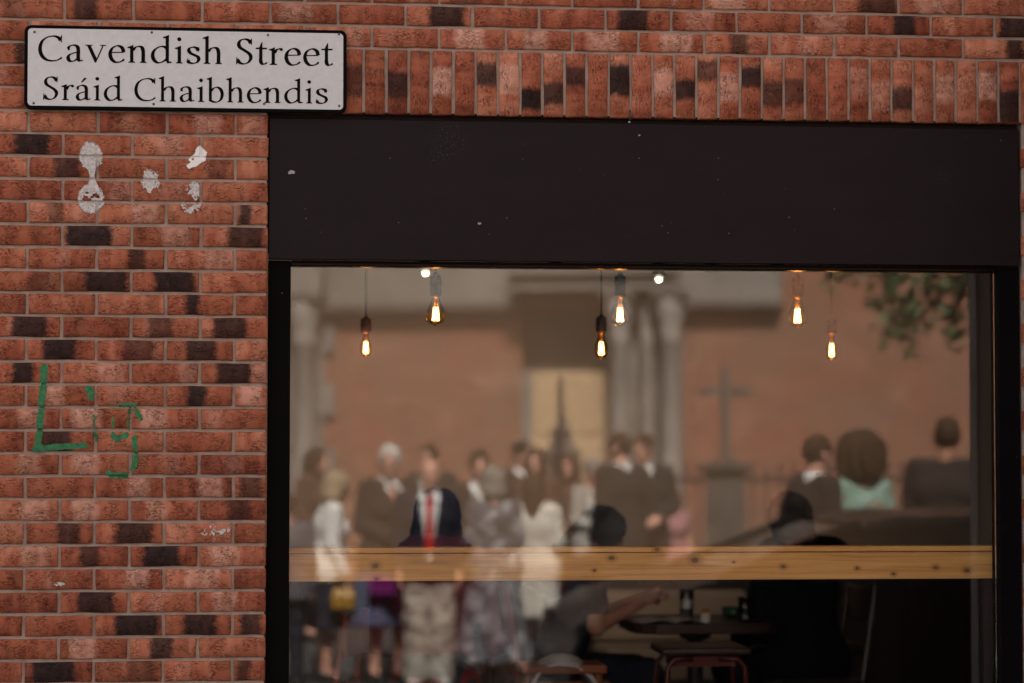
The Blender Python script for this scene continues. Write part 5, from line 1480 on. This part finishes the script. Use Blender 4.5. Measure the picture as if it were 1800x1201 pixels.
# ---------------------------------------------------------------- paint and filler on the bricks
FACES = {}
for (k, n), (x0, x1, jit) in XJIT.items():
    if k != 's': FACES.setdefault(k, []).append((x0, x1, jit))
def surf_y(x, z):
    k = math.floor((Z0 - z) / 0.075)
    zz = (Z0 - z) - 0.075 * k
    if 0.0052 < zz < 0.0698:
        for x0, x1, jit in FACES.get(k, ()):
            if x0 + .0005 < x < x1 - .0005: return jit - 0.0006
    return MD
def vnoise(x, z, s_, seed=0):
    def hsh(i, j): 
        v = math.sin(i * 127.1 + j * 311.7 + seed * 74.7) * 43758.5453
        return v - math.floor(v)
    x *= s_; z *= s_
    i, j = math.floor(x), math.floor(z); fx, fz = x - i, z - j
    fx = fx * fx * (3 - 2 * fx); fz = fz * fz * (3 - 2 * fz)
    return (hsh(i, j) * (1 - fx) + hsh(i + 1, j) * fx) * (1 - fz) + (hsh(i, j + 1) * (1 - fx) + hsh(i + 1, j + 1) * fx) * fz
def film(name, material, mask, pxbox, parent=None, cell=0.0016, lift=0.0007, thick=lambda x, z: 0.0):
    a, b2 = at(pxbox[0], pxbox[3], 0), at(pxbox[2], pxbox[1], 0)
    nx, nz = int((b2.x - a.x) / cell), int((b2.z - a.z) / cell)
    vid, vs, fs = {}, [], []
    def V(i, j):
        if (i, j) not in vid:
            x, z = a.x + i * cell, a.z + j * cell
            vid[(i, j)] = len(vs); vs.append((x, min(surf_y(x, z), surf_y(x + .001, z), surf_y(x, z + .001)) - lift - thick(x, z), z))
        return vid[(i, j)]
    for i in range(nx):
        for j in range(nz):
            x, z = a.x + (i + .5) * cell, a.z + (j + .5) * cell
            if mask(x, z): fs.append((V(i, j), V(i + 1, j), V(i + 1, j + 1), V(i, j + 1)))
    c = sum((Vector(v) for v in vs), Vector()) / max(1, len(vs))
    return obj(name, MB().add(vs, fs).mesh(name), material, parent, smooth=True)
def W2(px, py):
    p = at(px, py, 0); return p.x, p.z
def seg_d(x, z, a, b2):
    dx, dz = b2[0] - a[0], b2[1] - a[1]
    t = max(0, min(1, ((x - a[0]) * dx + (z - a[1]) * dz) / (dx * dx + dz * dz + 1e-12)))
    return math.hypot(x - a[0] - t * dx, z - a[1] - t * dz), t
PXM = 0.00186
GREEN = [((78, 646), (75, 690), 6.5, .9), ((75, 690), (70, 750), 6.2, .8), ((70, 750), (66, 790), 6.0, .85), ((62, 789), (110, 785), 5.5, .9), ((110, 785), (150, 783), 5.5, .8),
         ((156, 683), (161, 698), 6.5, .9), ((165, 732), (166, 752), 5, .42), ((167, 760), (169, 776), 5, .6), ((209, 714), (236, 712), 5, .6), ((238, 718), (248, 735), 5, .75), ((228, 716), (227, 755), 4.5, .62),
         ((198, 738), (198, 765), 4.5, .42), ((199, 767), (205, 772), 5, .8), ((205, 772), (222, 765), 5, .9), ((236, 770), (239, 800), 5, .75), ((239, 800), (234, 822), 5.5, .9), ((222, 836), (195, 836), 5.5, .9), ((195, 836), (190, 831), 5, .9), ((226, 832), (232, 824), 5, .55)]
GSEG = [(W2(*a), W2(*b2), w * 1.10 * PXM, c * .90) for a, b2, w, c in GREEN]
def gmask(x, z):
    n1 = vnoise(x, z, 260, 1); n2 = vnoise(x, z, 90, 2)
    y = surf_y(x, z)
    for a, b2, w, c in GSEG:
        d, t = seg_d(x, z, a, b2)
        if d < w * (0.80 + .40 * n2):
            edge = 1 - d / w
            cov = c * (.52 + 1.4 * edge) - (.34 if y >= MD else 0)
            if n1 * .55 + n2 * .45 < cov: return True
    return False
gr = tag(film('graffiti', mat('green_spray_paint', (0.024, 0.155, 0.058), 0.7, 0.5, 70, 0.3, 300), gmask, (40, 630, 265, 850)), 'green hand-painted graffiti scrawl reading Lig on the brick wall', 'graffiti')
M_FILL = mat('white_filler', (0.50, 0.465, 0.445), 0.75, 0.34, 110, 0.5, 250, 0.001)
def blob(px, py, rx, ry, rough, seed):
    cx_, cz_ = W2(px, py)
    def f(x, z):
        dx, dz = (x - cx_) / (rx * PXM), (z - cz_) / (ry * PXM)
        return math.hypot(dx, dz) + rough * (vnoise(x, z, 70, seed) - .5) + rough * .6 * (vnoise(x, z, 230, seed + 1) - .5) + .22 * (vnoise(x, z, 520, seed + 2) - .5)
    return f
b1, b2_ = blob(160, 274, 20, 24, .12, 3), blob(160, 350, 23, 25, .15, 4)
n1a, n1b = W2(161, 290), W2(163, 330)
def m1(x, z):
    d, t = seg_d(x, z, n1a, n1b)
    if b1(x, z) < 1 or d < (11 - 6.5 * math.sin(math.pi * min(1, t * 1.0))) * PXM: return True
    q = b2_(x, z)
    if q < 1:
        if q < .62 and abs(z - W2(160, 345)[1]) < .016 and vnoise(x, z, 120, 9) > .42: return False
        return q > .8 or vnoise(x, z, 140, 6) < .86
    return False
def t1(x, z):
    q = min(b1(x, z), b2_(x, z)); return 0.0012 if .72 < q < .98 else 0.0005
tag(film('filler_mark', M_FILL, m1, (130, 245, 190, 380), thick=t1), 'pale drop-shaped dab of filler running down to a round patch', 'filler mark')
b3 = blob(263, 317, 14, 17, .9, 12)
tag(film('filler_mark', M_FILL, lambda x, z: b3(x, z) < .95 and vnoise(x, z, 160, 3) > .15, (238, 292, 290, 340)), 'small ragged white filler smear in the middle of the marks', 'filler mark')
q4 = [W2(*p) for p in ((328, 292), (333, 278), (342, 270), (345, 260), (352, 256), (358, 262), (364, 268), (361, 282), (352, 288), (345, 293), (332, 297))]
def inpoly(x, z, poly):
    c = False; j = len(poly) - 1
    for i in range(len(poly)):
        (x1, z1), (x2, z2) = poly[i], poly[j]
        if (z1 > z) != (z2 > z) and x < (x2 - x1) * (z - z1) / (z2 - z1) + x1: c = not c
        j = i
    return c
ho = [W2(332, 285), W2(339, 280), W2(330, 287)]
tag(film('paper_scrap', mat('torn_white_paper', (0.80, 0.78, 0.76), 0.8, 0.04, 60, 0.2, 200), lambda x, z: inpoly(x + .003 * (vnoise(x, z, 200, 5) - .5), z + .003 * (vnoise(x, z, 200, 6) - .5), q4) and min(math.hypot(x - h[0], z - h[1]) for h in ho) > .0042, (322, 250, 370, 302), lift=.0016),
    'torn scrap of bright white paper stuck above the smears', 'paper scrap')
b5, b6 = blob(339, 333, 13, 15, 1.1, 22), blob(337, 362, 16, 12, .5, 25)
tag(film('filler_mark', M_FILL, lambda x, z: (b5(x, z) < .85 and vnoise(x, z, 150, 8) > .2) or (b6(x, z) < 1 and z < W2(337, 356)[1] and vnoise(x, z, 170, 11) > .38), (318, 312, 362, 380)), 'ragged white filler smear below the paper scrap', 'filler mark')
b7 = blob(377, 934, 26, 8, 1.0, 31)
tag(film('paint_spatter', M_FILL, lambda x, z: b7(x, z) < 1.05 and vnoise(x, z, 170, 13) > .62, (345, 920, 405, 948), cell=.0013), 'cluster of white paint flecks low on the brick wall', 'paint spatter')
b8 = blob(104, 1027, 9, 3, .4, 33)
tag(film('paint_fleck', M_FILL, lambda x, z: b8(x, z) < 1 and vnoise(x, z, 200, 14) > .3, (90, 1018, 118, 1036), cell=.0011), 'single white fleck on a dark brick near the bottom', 'paint fleck')
# bent wire hook above the fascia
hk = at(1108, 200, -0.01)
hook = tag(empty('wire_hook', (hk.x, 0, hk.z)), 'small rusty wire hook in the joint above the fascia', 'hook')
MB().tube([(0, 0.02, .012), (0, -.006, .012), (.001, -.010, .004), (.001, -.010, -.012), (-.001, -.014, -.020), (-.003, -.010, -.024)], .0022, 8).build('hook_wire', mat('rusty_wire', (0.03, 0.02, 0.017), 0.7), hook, smooth=True)
MB().lathe([(.004, 0.0), (.0045, .003), (.002, .006)], (-.003, -.008, -.031), 10).build('hook_knot', mat('grey_knot', (0.35, 0.33, 0.31), 0.8), hook)

# chips in the fascia paint
def chip(px, py, r_, seed, label):
    c = at(px, py, 0.0155)
    pts = []
    for k in range(14):
        a = 2 * math.pi * k / 14
        q = r_ * (0.55 + 0.75 * vnoise(math.cos(a) + seed, math.sin(a), 2.3, seed))
        pts.append((c.x + q * 1.3 * math.cos(a), c.z + q * 0.8 * math.sin(a)))
    tag(slabxz(pts, 0.0148, 0.0158).build('paint_chip', mat('chipped_grey_primer', (0.34, 0.32, 0.31), 0.8, 0.3, 300, 0), bevel=0), label, 'paint chip')
chip(512, 303, 0.0085, 2, 'pale paint chip at the upper left of the black fascia')
chip(843, 393, 0.0050, 5, 'small paint chip low in the middle of the black fascia')
chip(1124, 238, 0.0035, 8, 'tiny paint chip under the wire hook on the black fascia')
